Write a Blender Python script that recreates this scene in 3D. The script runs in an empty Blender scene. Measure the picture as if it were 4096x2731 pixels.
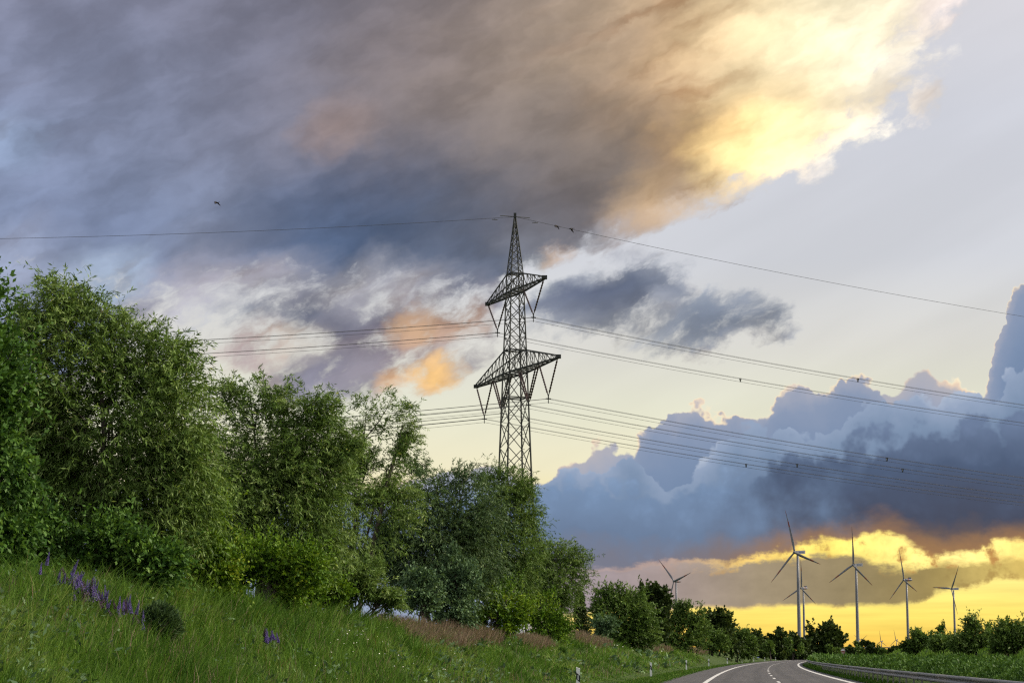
import bpy, bmesh, math, random
import numpy as np
from mathutils import Vector, Matrix
R = math.radians
sc = bpy.context.scene
COL = sc.collection

# ---------------------------------------------------------------- camera
F = 8200.0                                   # focal length in pixels of the 4096 px wide photograph
EYE = 1.45
PITCH = math.atan((2620 - 1365.5) / F)
cam_d = bpy.data.cameras.new("camera"); cam = bpy.data.objects.new("camera", cam_d); COL.objects.link(cam)
cam_d.sensor_width = 36.0; cam_d.lens = F / 4096 * 36.0
cam_d.clip_start = 0.5; cam_d.clip_end = 40000
cam.location = (0, 0, EYE); cam.rotation_euler = (math.pi / 2 + PITCH, 0, 0)
sc.camera = cam

# ---------------------------------------------------------------- sun, exposure
SUN_AZ, SUN_EL = R(88), R(32)                # veiled sun from the right, set apart from the glow in the sky
sun_d = bpy.data.lights.new("sun", 'SUN'); sun = bpy.data.objects.new("sun", sun_d); COL.objects.link(sun)
sun_d.energy = 5.0; sun_d.angle = R(12); sun_d.color = (1.0, 0.89, 0.70)
sd = Vector((math.sin(SUN_AZ) * math.cos(SUN_EL), math.cos(SUN_AZ) * math.cos(SUN_EL), math.sin(SUN_EL)))
sun.rotation_euler = (-sd).to_track_quat('-Z', 'Y').to_euler()
sc.view_settings.view_transform = 'Standard'; sc.view_settings.look = 'None'
sc.view_settings.exposure = 0.55; sc.view_settings.gamma = 1.0; sc.view_settings.use_curve_mapping = False
sc.render.engine = 'CYCLES'
sc.cycles.max_bounces = 4; sc.cycles.diffuse_bounces = 1; sc.cycles.glossy_bounces = 2
sc.cycles.transmission_bounces = 3; sc.cycles.transparent_max_bounces = 4
sc.cycles.caustics_reflective = False; sc.cycles.caustics_refractive = False
sc.cycles.use_adaptive_sampling = True; sc.cycles.adaptive_threshold = 0.02
sc.cycles.use_denoising = False
sc.cycles.pixel_filter_type = 'BLACKMAN_HARRIS'; sc.cycles.filter_width = 1.3

# ---------------------------------------------------------------- sky (world shader)
def lin(c):
    c = [v / 255.0 for v in c]
    return [v / 12.92 if v <= 0.04045 else ((v + 0.055) / 1.055) ** 2.4 for v in c]

class Nd:
    """tiny expression layer over shader nodes"""
    def __init__(s, tree): s.t = tree
    def n(s, kind, **kw):
        nd = s.t.nodes.new(kind)
        for k, v in kw.items(): setattr(nd, k, v)
        return nd
    def put(s, sock, v):
        if isinstance(v, bpy.types.NodeSocket): s.t.links.new(v, sock)
        else: sock.default_value = v
    def m(s, op, a, b=None, c=None, clamp=False):
        nd = s.n('ShaderNodeMath', operation=op, use_clamp=clamp)
        for i, v in enumerate((a, b, c)):
            if v is not None: s.put(nd.inputs[i], v)
        return nd.outputs[0]
    def v(s, op, a, b=None, c=None, out=0):
        nd = s.n('ShaderNodeVectorMath', operation=op)
        for i, x in enumerate((a, b, c)):
            if x is not None: s.put(nd.inputs[i], x)
        return nd.outputs[out]
    def scale(s, a, k):
        nd = s.n('ShaderNodeVectorMath', operation='SCALE'); s.put(nd.inputs[0], a); s.put(nd.inputs['Scale'], k); return nd.outputs[0]
    def add(s, a, b): return s.m('ADD', a, b)
    def sub(s, a, b): return s.m('SUBTRACT', a, b)
    def mul(s, a, b): return s.m('MULTIPLY', a, b)
    def mad(s, a, b, c): return s.m('MULTIPLY_ADD', a, b, c)
    def ss(s, x, a, b, lo=0.0, hi=1.0, kind='SMOOTHSTEP'):
        nd = s.n('ShaderNodeMapRange', interpolation_type=kind)
        for i, v in enumerate((x, a, b, lo, hi)): s.put(nd.inputs[i], v)
        return nd.outputs[0]
    def mix(s, f, a, b):
        nd = s.n('ShaderNodeMix', data_type='VECTOR'); nd.clamp_factor = True
        s.put(nd.inputs[0], f); s.put(nd.inputs[4], a); s.put(nd.inputs[5], b); return nd.outputs[1]
    def xyz(s, x, y, z=0.0):
        nd = s.n('ShaderNodeCombineXYZ'); s.put(nd.inputs[0], x); s.put(nd.inputs[1], y); s.put(nd.inputs[2], z); return nd.outputs[0]
    def noise(s, vec, scale, detail=4, rough=0.55, lac=2.0, dist=0.0, color=False, dim='2D'):
        nd = s.n('ShaderNodeTexNoise', noise_dimensions=dim)
        s.put(nd.inputs['Vector'], vec); s.put(nd.inputs['Scale'], scale); s.put(nd.inputs['Detail'], detail)
        s.put(nd.inputs['Roughness'], rough); s.put(nd.inputs['Lacunarity'], lac); s.put(nd.inputs['Distortion'], dist)
        return nd.outputs[1 if color else 0]
    def voro(s, vec, scale, detail=2, rough=0.5, smooth=None):
        nd = s.n('ShaderNodeTexVoronoi', voronoi_dimensions='2D', feature='F1' if smooth is None else 'SMOOTH_F1')
        s.put(nd.inputs['Vector'], vec); s.put(nd.inputs['Scale'], scale); s.put(nd.inputs['Detail'], detail); s.put(nd.inputs['Roughness'], rough)
        if smooth is not None: s.put(nd.inputs['Smoothness'], smooth)
        return nd.outputs['Distance']
    def ramp(s, x, stops, interp='LINEAR'):
        """x already 0..1; stops = [(pos, linear rgb)]"""
        nd = s.n('ShaderNodeValToRGB'); cr = nd.color_ramp; cr.interpolation = interp
        while len(cr.elements) < len(stops): cr.elements.new(1.0)
        for e, (p, c) in zip(cr.elements, stops): e.position = p
        for e, (p, c) in zip(cr.elements, stops): e.position = p; e.color = (*c, 1)
        s.put(nd.inputs[0], x); return nd.outputs[0]
    def curve(s, x, pts, x0, x1, y0, y1):
        """piecewise smooth function through pts, evaluated by a float-curve node"""
        t = s.ss(x, x0, x1, 0.0, 1.0, 'LINEAR')
        nd = s.n('ShaderNodeFloatCurve'); cv = nd.mapping.curves[0]
        P = [((px - x0) / (x1 - x0), (py - y0) / (y1 - y0)) for px, py in pts]
        while len(cv.points) < len(P): cv.points.new(0.5, 0.5)
        for cp, p in zip(cv.points, P): cp.location = p; cp.handle_type = 'AUTO_CLAMPED'
        nd.mapping.extend = 'HORIZONTAL'; nd.mapping.update()
        s.put(nd.inputs['Value'], t)
        return s.mad(nd.outputs[0], y1 - y0, y0)

def strmap(N, vec, deg, sx, sy, loc=(0, 0)):
    """rotate by deg (streaks rising to the right), then scale"""
    nd = N.n('ShaderNodeMapping', vector_type='TEXTURE'); N.put(nd.inputs['Vector'], vec)
    nd.inputs['Location'].default_value = (loc[0], loc[1], 0); nd.inputs['Rotation'].default_value = (0, 0, -R(deg)); nd.inputs['Scale'].default_value = (1 / sx, 1 / sy, 1)
    return nd.outputs[0]
world = bpy.data.worlds.new("World"); sc.world = world; world.use_nodes = True
WT = world.node_tree; WT.nodes.clear(); N = Nd(WT)
world.cycles.sampling_method = 'MANUAL'; world.cycles.sample_map_resolution = 512
SKY = 2 ** -0.55                              # undoes the exposure for the sky's own colours
K = 4708.0                                    # sky units per radian; x grows with azimuth, y falls with elevation
def SK(x, y):
    """photograph position (2352 px wide view) -> sky azimuth / elevation units"""
    a, b = (x * 1.7415 - 2048) / F, (1365.5 - y * 1.7415) / F
    d = Vector((a, math.cos(PITCH) - b * math.sin(PITCH), math.sin(PITCH) + b * math.cos(PITCH))).normalized()
    return (math.atan2(d.x, d.y) * K + 1176, 1504 - math.asin(d.z) * K)

tc = N.n('ShaderNodeTexCoord')
sep = N.n('ShaderNodeSeparateXYZ'); WT.links.new(tc.outputs['Generated'], sep.inputs[0])
az = N.m('ARCTAN2', sep.outputs[0], sep.outputs[1])
el = N.m('ARCSINE', sep.outputs[2])
qx = N.mad(az, K, 1176.0); qy = N.mad(el, -K, 1504.0)
q = N.xyz(qx, qy)

# --- clear air: warm near the horizon towards the sun, pale above, blue overhead and behind
y0, y1 = 1520.0, -6000.0
def yp(y): return (y - y0) / (y1 - y0)
tE = N.ss(qy, y0, y1, 0.0, 1.0, 'LINEAR')
sunny = N.ramp(tE, [(0, lin((255, 190, 62))), (yp(1470), lin((255, 206, 72))), (yp(1395), lin((255, 228, 96))), (yp(1250), lin((255, 232, 140))),
                    (yp(1080), lin((248, 240, 204))), (yp(950), lin((238, 237, 214))), (yp(800), lin((228, 226, 219))), (yp(620), lin((217, 219, 225))),
                    (yp(300), lin((218, 220, 229))), (yp(0), lin((224, 222, 227))), (yp(-1200), lin((196, 204, 220))), (yp(-3000), lin((160, 180, 215))), (1.0, lin((130, 160, 208)))])
shady = N.ramp(tE, [(0, lin((216, 216, 220))), (yp(900), lin((208, 214, 224))), (yp(-1200), lin((170, 186, 216))), (1.0, lin((130, 160, 208)))])
toward = N.m('COSINE', N.sub(az, R(18)))
clear = N.mix(N.ss(toward, -0.1, 0.9), shady, sunny)
sky_t = N.n('ShaderNodeTexSky'); sky_t.sky_type = 'NISHITA'; sky_t.sun_disc = False
sky_t.sun_elevation = SUN_EL; sky_t.sun_rotation = SUN_AZ; sky_t.air_density = 1.0; sky_t.dust_density = 2.0; sky_t.ozone_density = 1.0
clear = N.v('ADD', N.scale(clear, 0.90), N.scale(sky_t.outputs[0], 0.004))
# faint cirrus veils in the clear part
veil = N.noise(strmap(N, q, 24, 0.0010, 0.005), 1.0, 3, 0.5)
clear = N.scale(clear, N.ss(veil, 0.2, 0.8, 0.95, 1.05))

# --- broken cloud deck: control points (x, y, radius, coverage, strength, colour), noise-warped
CP = [
 # upper left: slate blue to mauve
 (60, 60, 420, 1, 1, (126, 132, 156)), (60, 330, 320, 1, 1, (130, 146, 178)), (330, 120, 380, 1, 1, (138, 138, 158)), (300, 420, 380, 1, 1, (130, 144, 174)),
 (620, 60, 380, 1, 1, (104, 107, 124)), (600, 300, 360, 1, 1, (132, 136, 158)), (30, 335, 70, 1, 2.2, (156, 178, 210)), (40, 470, 200, 1, 1.2, (138, 150, 180)), (180, 535, 170, 1, 1.4, (106, 120, 152)),
 (420, 520, 180, 1, 1.2, (122, 136, 164)), (60, 615, 110, .72, 2.4, (172, 180, 202)), (250, 645, 90, .58, 3, (176, 192, 212)),
 # middle: warm grey
 (860, 60, 330, 1, 1, (122, 113, 116)), (880, 230, 280, 1, 1, (132, 119, 116)), (780, 285, 80, 1, 2.4, (176, 150, 138)), (1120, 70, 300, 1, 1, (160, 144, 132)), (1130, 230, 260, 1, 1, (146, 130, 120)),
 (1330, 150, 260, 1, 1, (180, 160, 138)), (1300, 300, 250, 1, 1.1, (126, 116, 111)), (1060, 370, 240, 1, 1.4, (110, 112, 124)), (1270, 410, 190, 1, 1.4, (114, 106, 105)),
 # slate core
 (720, 490, 160, 1, 2.4, (82, 101, 134)), (900, 488, 180, 1, 3.2, (70, 87, 116)), (1060, 515, 150, 1, 1.8, (82, 94, 116)), (770, 572, 104, 1, 3.0, (82, 99, 128)), (980, 570, 110, .95, 1.6, (108, 117, 137)), (1120, 470, 140, 1, 1.2, (104, 107, 120)),
 (500, 572, 110, .95, 1.2, (138, 143, 164)), (640, 648, 84, .58, 3, (172, 170, 180)),
 # gold
 (1560, 60, 230, 1, 1, (222, 188, 146)), (1530, 190, 170, 1, 1.2, (206, 170, 134)), (1640, 235, 140, 1, 1.4, (180, 154, 128)), (1700, 130, 180, 1, 1.5, (244, 204, 142)), (1840, 60, 210, 1, 2, (255, 242, 204)),
 (1850, 170, 190, 1, 3.0, (288, 270, 222)), (1780, 280, 150, 1, 3.0, (290, 246, 164)), (1735, 345, 105, 1, 6, (322, 286, 206)), (1620, 330, 110, 1, 2.4, (216, 170, 108)), (1690, 300, 80, 1, 2.2, (250, 206, 128)),
 (1950, 180, 160, .95, 2.2, (286, 274, 246)), (2020, 90, 140, .78, 1.4, (255, 240, 218)), (1900, 280, 120, .85, 2, (262, 250, 222)), (2060, 170, 80, .8, 1.6, (250, 238, 228)), (1980, 20, 150, .85, 1.6, (255, 246, 216)), (1830, 330, 70, .78, 2.2, (262, 240, 202)),
 (1480, 320, 150, 1, 1.2, (140, 127, 116)), (1500, 390, 140, 1, 2.4, (102, 97, 97)), (1660, 410, 90, .9, 2.6, (132, 122, 115)), (1360, 430, 130, 1, 1.5, (122, 111, 105)), (1490, 452, 90, .95, 3.4, (226, 190, 146)), (1610, 468, 70, .75, 2.6, (226, 200, 170)),
 (1310, 505, 110, .92, 1.8, (112, 114, 127)), (1450, 520, 70, .7, 1.2, (160, 160, 170)), (1290, 580, 36, .75, 3, (232, 198, 168)), (1230, 550, 80, .75, 1, (140, 146, 160)), (1590, 430, 50, .9, 2, (170, 150, 132)),
 (2115, 235, 46, .92, 6, (250, 238, 228)), (1885, 398, 46, .92, 6, (250, 238, 224)), (2150, 20, 70, .82, 4, (244, 228, 222)), (2040, 245, 30, .0, 3, (214, 218, 224)),
 (1715, 440, 46, .72, 4, (206, 190, 174)), (1560, 505, 56, .66, 3, (186, 180, 180)), (1400, 545, 60, .68, 3, (166, 165, 174)), (2000, 235, 80, .74, 2, (258, 244, 222)), (1480, 560, 40, .55, 2.4, (196, 194, 200)),
 # ragged middle: pale gaps and grey shreds
 (830, 648, 84, .50, 4, (190, 187, 192)), (960, 645, 64, .52, 3.2, (182, 179, 186)), (400, 700, 90, .50, 2.4, (182, 176, 186)), (450, 740, 120, .45, 1.5, (176, 181, 192)), (340, 705, 60, .85, 2.6, (114, 119, 136)), (620, 700, 80, .78, 2.4, (112, 115, 132)), (790, 692, 92, .84, 2.8, (104, 111, 132)),
 (1030, 690, 70, .42, 2.4, (150, 150, 164)), (1060, 640, 60, .9, 2.0, (118, 127, 148)), (840, 775, 110, .76, 1.8, (128, 121, 132)), (1010, 790, 100, .76, 1.8, (168, 146, 142)), (950, 748, 56, .9, 3, (228, 184, 138)), (1060, 740, 60, .85, 2.4, (214, 174, 142)),
 (1000, 866, 52, .98, 7, (255, 198, 104)), (910, 890, 50, .85, 2.4, (240, 192, 138)), (600, 790, 60, .78, 1.8, (220, 186, 166)), (580, 815, 44, .85, 2.4, (136, 133, 152)), (700, 865, 76, .86, 2.2, (136, 135, 152)), (800, 860, 66, .8, 1.8, (152, 147, 158)),
 (1100, 830, 56, .85, 1.8, (150, 140, 150)), (560, 730, 90, .42, 1.6, (196, 202, 212)), (690, 790, 60, .36, 1.6, (226, 218, 206)), (780, 930, 60, .7, 1.8, (150, 149, 164)), (1150, 700, 60, .6, 1.4, (150, 150, 164)), (500, 648, 84, .60, 2.6, (170, 164, 172)), (480, 830, 60, .55, 1.2, (220, 196, 180)), (860, 940, 40, .6, 1.5, (170, 166, 174)),
 # slate patches right of the mast
 (1415, 675, 108, 1, 6, (92, 101, 122)), (1505, 635, 72, .98, 5, (106, 115, 134)), (1335, 705, 80, .98, 4, (108, 116, 138)), (1280, 750, 70, .82, 2.4, (134, 141, 158)), (1590, 748, 92, 1, 6, (100, 112, 133)), (1695, 716, 78, .98, 6, (106, 118, 138)), (1785, 734, 60, .94, 5, (114, 124, 142)), (1480, 775, 76, .82, 2.4, (130, 139, 156)),
 (1620, 690, 40, .78, 2.4, (138, 147, 160)), (1630, 785, 56, .74, 2.4, (138, 145, 158)),
 # clear control points
 (2200, 520, 420, 0, 1.5, (210, 214, 222)), (2250, 180, 230, 0, 1.5, (210, 214, 222)), (1700, 550, 160, 0, 3, (206, 210, 218)), (1950, 560, 240, 0, 1.5, (206, 210, 218)), (1950, 800, 260, 0, 2, (206, 210, 218)), (1400, 860, 170, 0, 3, (214, 212, 204)),
 (1560, 870, 150, 0, 2, (206, 210, 218)), (1010, 990, 170, 0, 2.5, (206, 210, 210)), (740, 1020, 130, .1, 1.5, (206, 210, 210)), (1250, 640, 60, .1, 3, (206, 210, 210)), (1180, 960, 240, 0, 2.5, (206, 210, 210)), (520, 880, 80, .25, 1.4, (226, 206, 190)), (400, 920, 180, .35, 1, (206, 200, 196)),
 (2000, 440, 120, 0, 2.2, (210, 214, 222)), (1560, 565, 80, 0, 4, (206, 210, 218)), (1380, 580, 70, .05, 4, (206, 210, 218)), (2180, 330, 110, 0, 2, (210, 214, 222)), (1620, 625, 50, 0.05, 3, (206, 210, 218)), (1500, 700, 40, .25, 2, (200, 204, 214)), (1780, 480, 110, 0, 2.4, (208, 212, 220)),
]
w1 = N.noise(strmap(N, q, 20, 0.0034, 0.0080), 1.0, 5, 0.55, color=True)
w2 = N.noise(q, 0.021, 4, 0.6, color=True)
warp = N.v('ADD', N.scale(N.v('SUBTRACT', w1, (.5, .5, .5)), 120.0), N.scale(N.v('SUBTRACT', w2, (.5, .5, .5)), 34.0))
warp = N.v('MULTIPLY', warp, (1.25, 0.8, 0.0))
qw = N.v('ADD', q, warp)
# stretch along the wind so that control points become streaks
SX, SY, SROT = 0.72, 1.15, 18
qs = strmap(N, qw, SROT, SX, SY)
rm = Matrix.Rotation(R(SROT), 3, 'Z')
def strm(x, y):
    p = rm @ Vector((x, y, 0)); return (p.x * SX, p.y * SY, 0.0)
# fine relief
fine = N.noise(strmap(N, N.v('ADD', q, N.scale(warp, 0.6)), 20, 0.0045, 0.0095), 1.0, 4, 0.52)
wisp = N.noise(strmap(N, N.v('ADD', q, N.scale(warp, 0.5)), 24, 0.011, 0.021), 1.0, 5, 0.64)
streak = N.noise(strmap(N, qw, 26, 0.0042, 0.014, (700, 300)), 1.0, 3, 0.5)
lum = N.ss(fine, 0.25, 0.75, 0.84, 1.17)
lum = N.mul(lum, N.ss(wisp, 0.3, 0.7, 0.96, 1.04, 'LINEAR'))
PTS = [(strm(*SK(x, y)), rad * 1.35, cov, st, lin(c)) for (x, y, rad, cov, st, c) in CP]
NT = [0]
def deck_tile(x0, x1, y0, y1):
    """cloud deck over one tile of the sky: only the control points that reach it"""
    NT[0] += 1; eps = NT[0] * 0.002              # keeps Cycles from merging equal nodes of different tiles
    tg = bpy.data.node_groups.new("cloud_deck", 'ShaderNodeTree'); T = Nd(tg)
    for nm, tp in (("P", 'NodeSocketVector'), ("Clear", 'NodeSocketVector'), ("Light", 'NodeSocketFloat'), ("Wisp", 'NodeSocketFloat'), ("Streak", 'NodeSocketFloat')):
        tg.interface.new_socket(nm, in_out='INPUT', socket_type=tp)
    tg.interface.new_socket("Sky", in_out='OUTPUT', socket_type='NodeSocketShader')
    ti = T.n('NodeGroupInput').outputs; to = T.n('NodeGroupOutput').inputs
    ac, aw = tuple(0.02 * v for v in lin((140, 143, 158))), (0.02, 0.013, 0.0)
    for (p, rad, cov, st, c) in PTS:
        dx = max(x0 - p[0], 0, p[0] - x1); dy = max(y0 - p[1], 0, p[1] - y1)
        if dx * dx + dy * dy >= rad * rad: continue
        w = T.ss(T.v('DISTANCE', ti[0], (p[0] + eps, p[1], 0.0), out=1), 0.0, rad, st, 0.0)
        ac = T.v('ADD', T.scale(c, w), ac); aw = T.v('ADD', T.scale((1.0, cov, 0.0), w), aw)
    if isinstance(ac, tuple): ac = T.v('ADD', ac, (0, 0, 0)); aw = T.v('ADD', aw, (0, 0, 0))
    sw = T.n('ShaderNodeSeparateXYZ'); T.put(sw.inputs[0], aw)
    inv = T.m('DIVIDE', 1.0, sw.outputs[0])
    cv = T.mul(sw.outputs[1], inv); cov2 = T.add(T.mad(T.sub(ti[3], 0.5), 1.1, cv), T.ss(cv, .84, .97, 0.0, .30))
    dk = T.scale(ac, inv)
    lu = T.v('DOT_PRODUCT', dk, (.3, .5, .2), out=1)
    dk = T.scale(dk, T.mad(T.sub(ti[2], 1.0), T.ss(lu, .12, .55, 1.0, 1.35), 1.0))           # thin sunlit cloud shows more relief than the thick deck
    dk = T.mix(T.mul(T.ss(ti[4], .46, .80), T.mul(T.ss(lu, .18, .5), T.ss(lu, 1.2, .4, 0.0, 1.0))), dk, T.v('MULTIPLY', dk, (.66, .56, .5)))
    b = T.n('ShaderNodeBackground'); b.inputs['Strength'].default_value = SKY; T.put(b.inputs['Color'], T.mix(T.ss(cov2, 0.30, 0.84), ti[1], dk))
    tg.links.new(b.outputs[0], to[0])
    nd = N.n('ShaderNodeGroup'); nd.node_tree = tg
    for i, v in enumerate((qs, clear, lum, wisp, streak)): N.put(nd.inputs[i], v)
    return nd.outputs[0]
def back(col):
    b = N.n('ShaderNodeBackground'); N.put(b.inputs['Color'], col); b.inputs['Strength'].default_value = SKY; return b.outputs[0]
def mixs(f, a, b):
    m = N.n('ShaderNodeMixShader'); N.put(m.inputs[0], f); N.put(m.inputs[1], a); N.put(m.inputs[2], b); return m.outputs[0]
ts = N.n('ShaderNodeSeparateXYZ'); N.put(ts.inputs[0], qs)
XB, YB = [250.0, 620.0, 980.0, 1300.0], [620.0, 920.0, 1220.0]
def tiles_y(x0, x1):
    e = [-1e5] + YB + [1e5]
    sh = deck_tile(x0, x1, e[0], e[1])
    for i, b in enumerate(YB): sh = mixs(N.m('GREATER_THAN', ts.outputs[1], b), sh, deck_tile(x0, x1, e[i + 1], e[i + 2]))
    return sh
e = [-1e5] + XB + [1e5]
deck_sh = tiles_y(e[0], e[1])
for i, b in enumerate(XB): deck_sh = mixs(N.m('GREATER_THAN', ts.outputs[0], b), deck_sh, tiles_y(e[i + 1], e[i + 2]))

# --- cumulus bank low on the right: overlapping cauliflower ridges
cq2 = N.noise(q, 0.03, 5, 0.6, color=True)
cw = N.scale(N.v('SUBTRACT', cq2, (.5, .5, .5)), 15.0)
cq1 = N.voro(N.v('ADD', q, cw), 0.0105, 3.0, 0.55, 0.35)
cs = N.n('ShaderNodeSeparateXYZ'); N.put(cs.inputs[0], N.v('ADD', q, cw))
cx, cyy = cs.outputs[0], cs.outputs[1]
cauli = N.mad(cq1, 62.0, -46.0)               # + inside the creases, - on the bulges
puff = N.noise(q, 0.006, 5, 0.5)
def ridge(pts, amp=1.0, sharp=7.0):
    """signed depth below the ridge top, and its mask"""
    P = [SK(*p) for p in pts]
    top = N.curve(cx, P, 600.0, 3600.0, 300.0, 1600.0)
    dep = N.sub(N.sub(cyy, top), N.mul(cauli, amp))
    return dep, N.ss(dep, -sharp * .5, sharp)
def shade(dep, x, stops, d1, bump):
    return N.ramp(N.ss(N.mad(bump, 1.0, dep), 0.0, d1, 0.0, 1.0, 'LINEAR'), [(p, lin(c)) for p, c in stops])
tex = N.mad(N.sub(cq1, .35), 60.0, N.mul(N.sub(puff, .5), 160.0))
# farthest: creamy sunlit puffs
dA, mA = ridge([(900, 1110), (1010, 1072), (1060, 1066), (1140, 1075), (1230, 1105), (1290, 1068), (1340, 1040), (1400, 1022), (1450, 1035), (1500, 1100), (1700, 1100), (1980, 900), (2050, 890), (2080, 865), (2110, 852), (2150, 862), (2200, 880), (2250, 900), (2300, 930), (2500, 900), (3400, 950)], 0.8)
cA = shade(dA, cx, [(0, (255, 240, 206)), (.07, (236, 212, 188)), (.22, (180, 178, 186)), (1, (146, 162, 190))], 90.0, N.mul(tex, .5))
sky = cA; tot = mA
# back towers, mauve blue
dB, mB = ridge([(1100, 1200), (1440, 1060), (1465, 1010), (1500, 960), (1540, 936), (1580, 932), (1640, 940), (1690, 952), (1715, 962), (1732, 968), (1760, 945), (1800, 905), (1850, 893), (1880, 880), (1910, 870), (1970, 862), (2010, 880), (2060, 930), (2230, 930), (2262, 885), (2285, 800), (2305, 735), (2328, 676), (2360, 630), (2450, 540), (2700, 500), (3400, 640)], 1.0)
cB = shade(dB, cx, [(0, (226, 210, 196)), (.04, (166, 170, 186)), (.25, (140, 154, 180)), (.6, (126, 145, 175)), (1, (116, 137, 168))], 220.0, N.mul(tex, .55))
rimB = N.mul(N.ss(dB, 13.0, 0.0), N.ss(N.noise(q, 0.010, 2, .5), .40, .60))
cB = N.mix(N.mul(rimB, 0.9), cB, tuple(lin((262, 234, 192))))
sky = N.mix(mB, sky, cB); tot = N.m('MAXIMUM', tot, mB)
# middle ridge
dC, mC = ridge([(1100, 1250), (1225, 1120), (1260, 1095), (1320, 1075), (1400, 1068), (1450, 1040), (1500, 1080), (1560, 1090), (1640, 1030), (1672, 996), (1715, 982), (1760, 985), (1810, 1000), (1850, 985), (1890, 962), (1940, 952), (1995, 932), (2050, 908), (2110, 912), (2150, 922), (2190, 905), (2270, 896), (2330, 850), (2400, 820), (2700, 800), (3400, 800)], 1.1)
cC = shade(dC, cx, [(0, (174, 186, 206)), (.08, (150, 166, 192)), (.35, (126, 146, 174)), (.7, (102, 121, 150)), (1, (86, 102, 130))], 260.0, N.mul(tex, .8))
sky = N.mix(mC, sky, cC); tot = N.m('MAXIMUM', tot, mC)
# front mass
dD, mD = ridge([(1000, 1180), (1180, 1130), (1225, 1118), (1300, 1112), (1380, 1108), (1500, 1120), (1600, 1110), (1700, 1085), (1780, 1050), (1840, 1040), (1900, 1010), (1960, 1000), (2060, 990), (2140, 985), (2240, 960), (2352, 950), (2700, 940), (3400, 940)], 1.3, 26.0)
front_l = N.ramp(N.ss(N.mad(tex, .5, cyy), 1040.0, 1300.0, 0.0, 1.0, 'LINEAR'), [(0, lin((146, 168, 198))), (.4, lin((124, 148, 181))), (.8, lin((112, 131, 160))), (1, lin((124, 126, 142)))])
front_r = N.ramp(N.ss(N.mad(tex, .45, cyy), 1000.0, 1270.0, 0.0, 1.0, 'LINEAR'), [(0, lin((110, 127, 157))), (.4, lin((82, 97, 124))), (.75, lin((76, 82, 101))), (.9, lin((102, 91, 92))), (1, lin((140, 112, 88)))])
cD = N.mix(N.ss(N.mad(N.sub(puff, .5), 700.0, cx), 1560.0, 1980.0), front_l, front_r)
cD = N.scale(cD, N.ss(cq1, .1, .7, 1.05, .95, 'LINEAR'))
sky = N.mix(mD, sky, cD); tot = N.m('MAXIMUM', tot, mD)

# --- below the bank: gold gap, then a thin olive sheet, then clear gold to the horizon
lq = N.n('ShaderNodeMapping'); N.put(lq.inputs['Vector'], q); lq.inputs['Scale'].default_value = (0.007, 0.016, 1)
ln = N.noise(lq.outputs[0], 1.0, 6, 0.62)
lnf = N.noise(q, 0.022, 5, 0.6)
lift = N.mad(N.sub(ln, .5), 90.0, N.mul(N.sub(lnf, .5), 34.0))
yl = N.add(qy, N.mul(lift, 0.8))
bx = N.add(qx, N.mul(N.sub(lnf, .5), 60.0))
base = N.curve(bx, [SK(*p) for p in [(900, 1310), (1230, 1305), (1370, 1300), (1500, 1300), (1600, 1294), (1680, 1286), (1760, 1272), (1850, 1250), (1930, 1232), (2020, 1218), (2060, 1226), (2110, 1252), (2180, 1270), (2240, 1262), (2300, 1236), (2352, 1250), (2600, 1260), (3400, 1280)]], 600.0, 3600.0, 1000.0, 1500.0)
below = N.ss(N.sub(yl, base), -10.0, 14.0)
gold = N.ramp(N.ss(qx, 1300.0, 2400.0, 0.0, 1.0, 'LINEAR'), [(0, lin((176, 158, 158))), (.22, lin((196, 160, 136))), (.36, lin((246, 206, 112))), (.55, lin((255, 228, 116))), (.8, lin((266, 242, 148))), (1, lin((255, 220, 116)))])
gold = N.mix(N.mul(N.ss(N.mad(lnf, .5, N.mul(ln, .5)), .50, .36), N.ss(qx, 1500.0, 1800.0)), N.scale(gold, N.ss(lnf, .3, .7, .95, 1.35, 'LINEAR')), tuple(lin((196, 146, 84))))
gold = N.mix(N.ss(qx, 1120.0, 1360.0), tuple(lin((158, 170, 198))), gold)
glow = N.mul(N.ss(N.sub(base, yl), 60.0, -5.0), N.ss(qx, 1560.0, 1850.0))
sky = N.mix(N.mul(glow, 0.6), sky, tuple(lin((172, 128, 84))))
sky = N.mix(below, sky, gold); tot = N.m('MAXIMUM', tot, below)
s_top = N.curve(bx, [SK(*p) for p in [(900, 1300), (1370, 1304), (1500, 1302), (1620, 1296), (1720, 1290), (1800, 1280), (1900, 1274), (1960, 1280), (2030, 1298), (2100, 1300), (2160, 1290), (2230, 1290), (2300, 1282), (2352, 1286), (2600, 1280), (3400, 1290)]], 600.0, 3600.0, 1000.0, 1500.0)
s_bot = N.curve(bx, [SK(*p) for p in [(900, 1420), (1370, 1402), (1600, 1396), (1800, 1392), (1900, 1390), (2000, 1390), (2080, 1388), (2140, 1366), (2200, 1350), (2260, 1336), (2310, 1322), (2352, 1330), (2600, 1350), (3400, 1380)]], 600.0, 3600.0, 1000.0, 1500.0)
yl2 = N.add(qy, N.mul(lift, 0.35))
sheet_m = N.mul(N.ss(N.sub(yl, s_top), -6.0, 14.0), N.ss(N.sub(yl2, s_bot), 8.0, -8.0))
sheet = N.ramp(N.ss(qx, 1300.0, 2400.0, 0.0, 1.0, 'LINEAR'), [(0, lin((158, 146, 154))), (.2, lin((166, 150, 146))), (.4, lin((162, 146, 120))), (.6, lin((150, 134, 98))), (.75, lin((158, 138, 86))), (1, lin((196, 166, 86)))])
sheet = N.scale(sheet, N.ss(N.mad(lnf, .4, N.mul(ln, .6)), .3, .7, .9, 1.14, 'LINEAR'))
tail = N.ss(qx, 2100.0, 2300.0, 1.0, .72)
low_m = N.ss(N.sub(yl2, s_bot), -8.0, 8.0)
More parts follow.
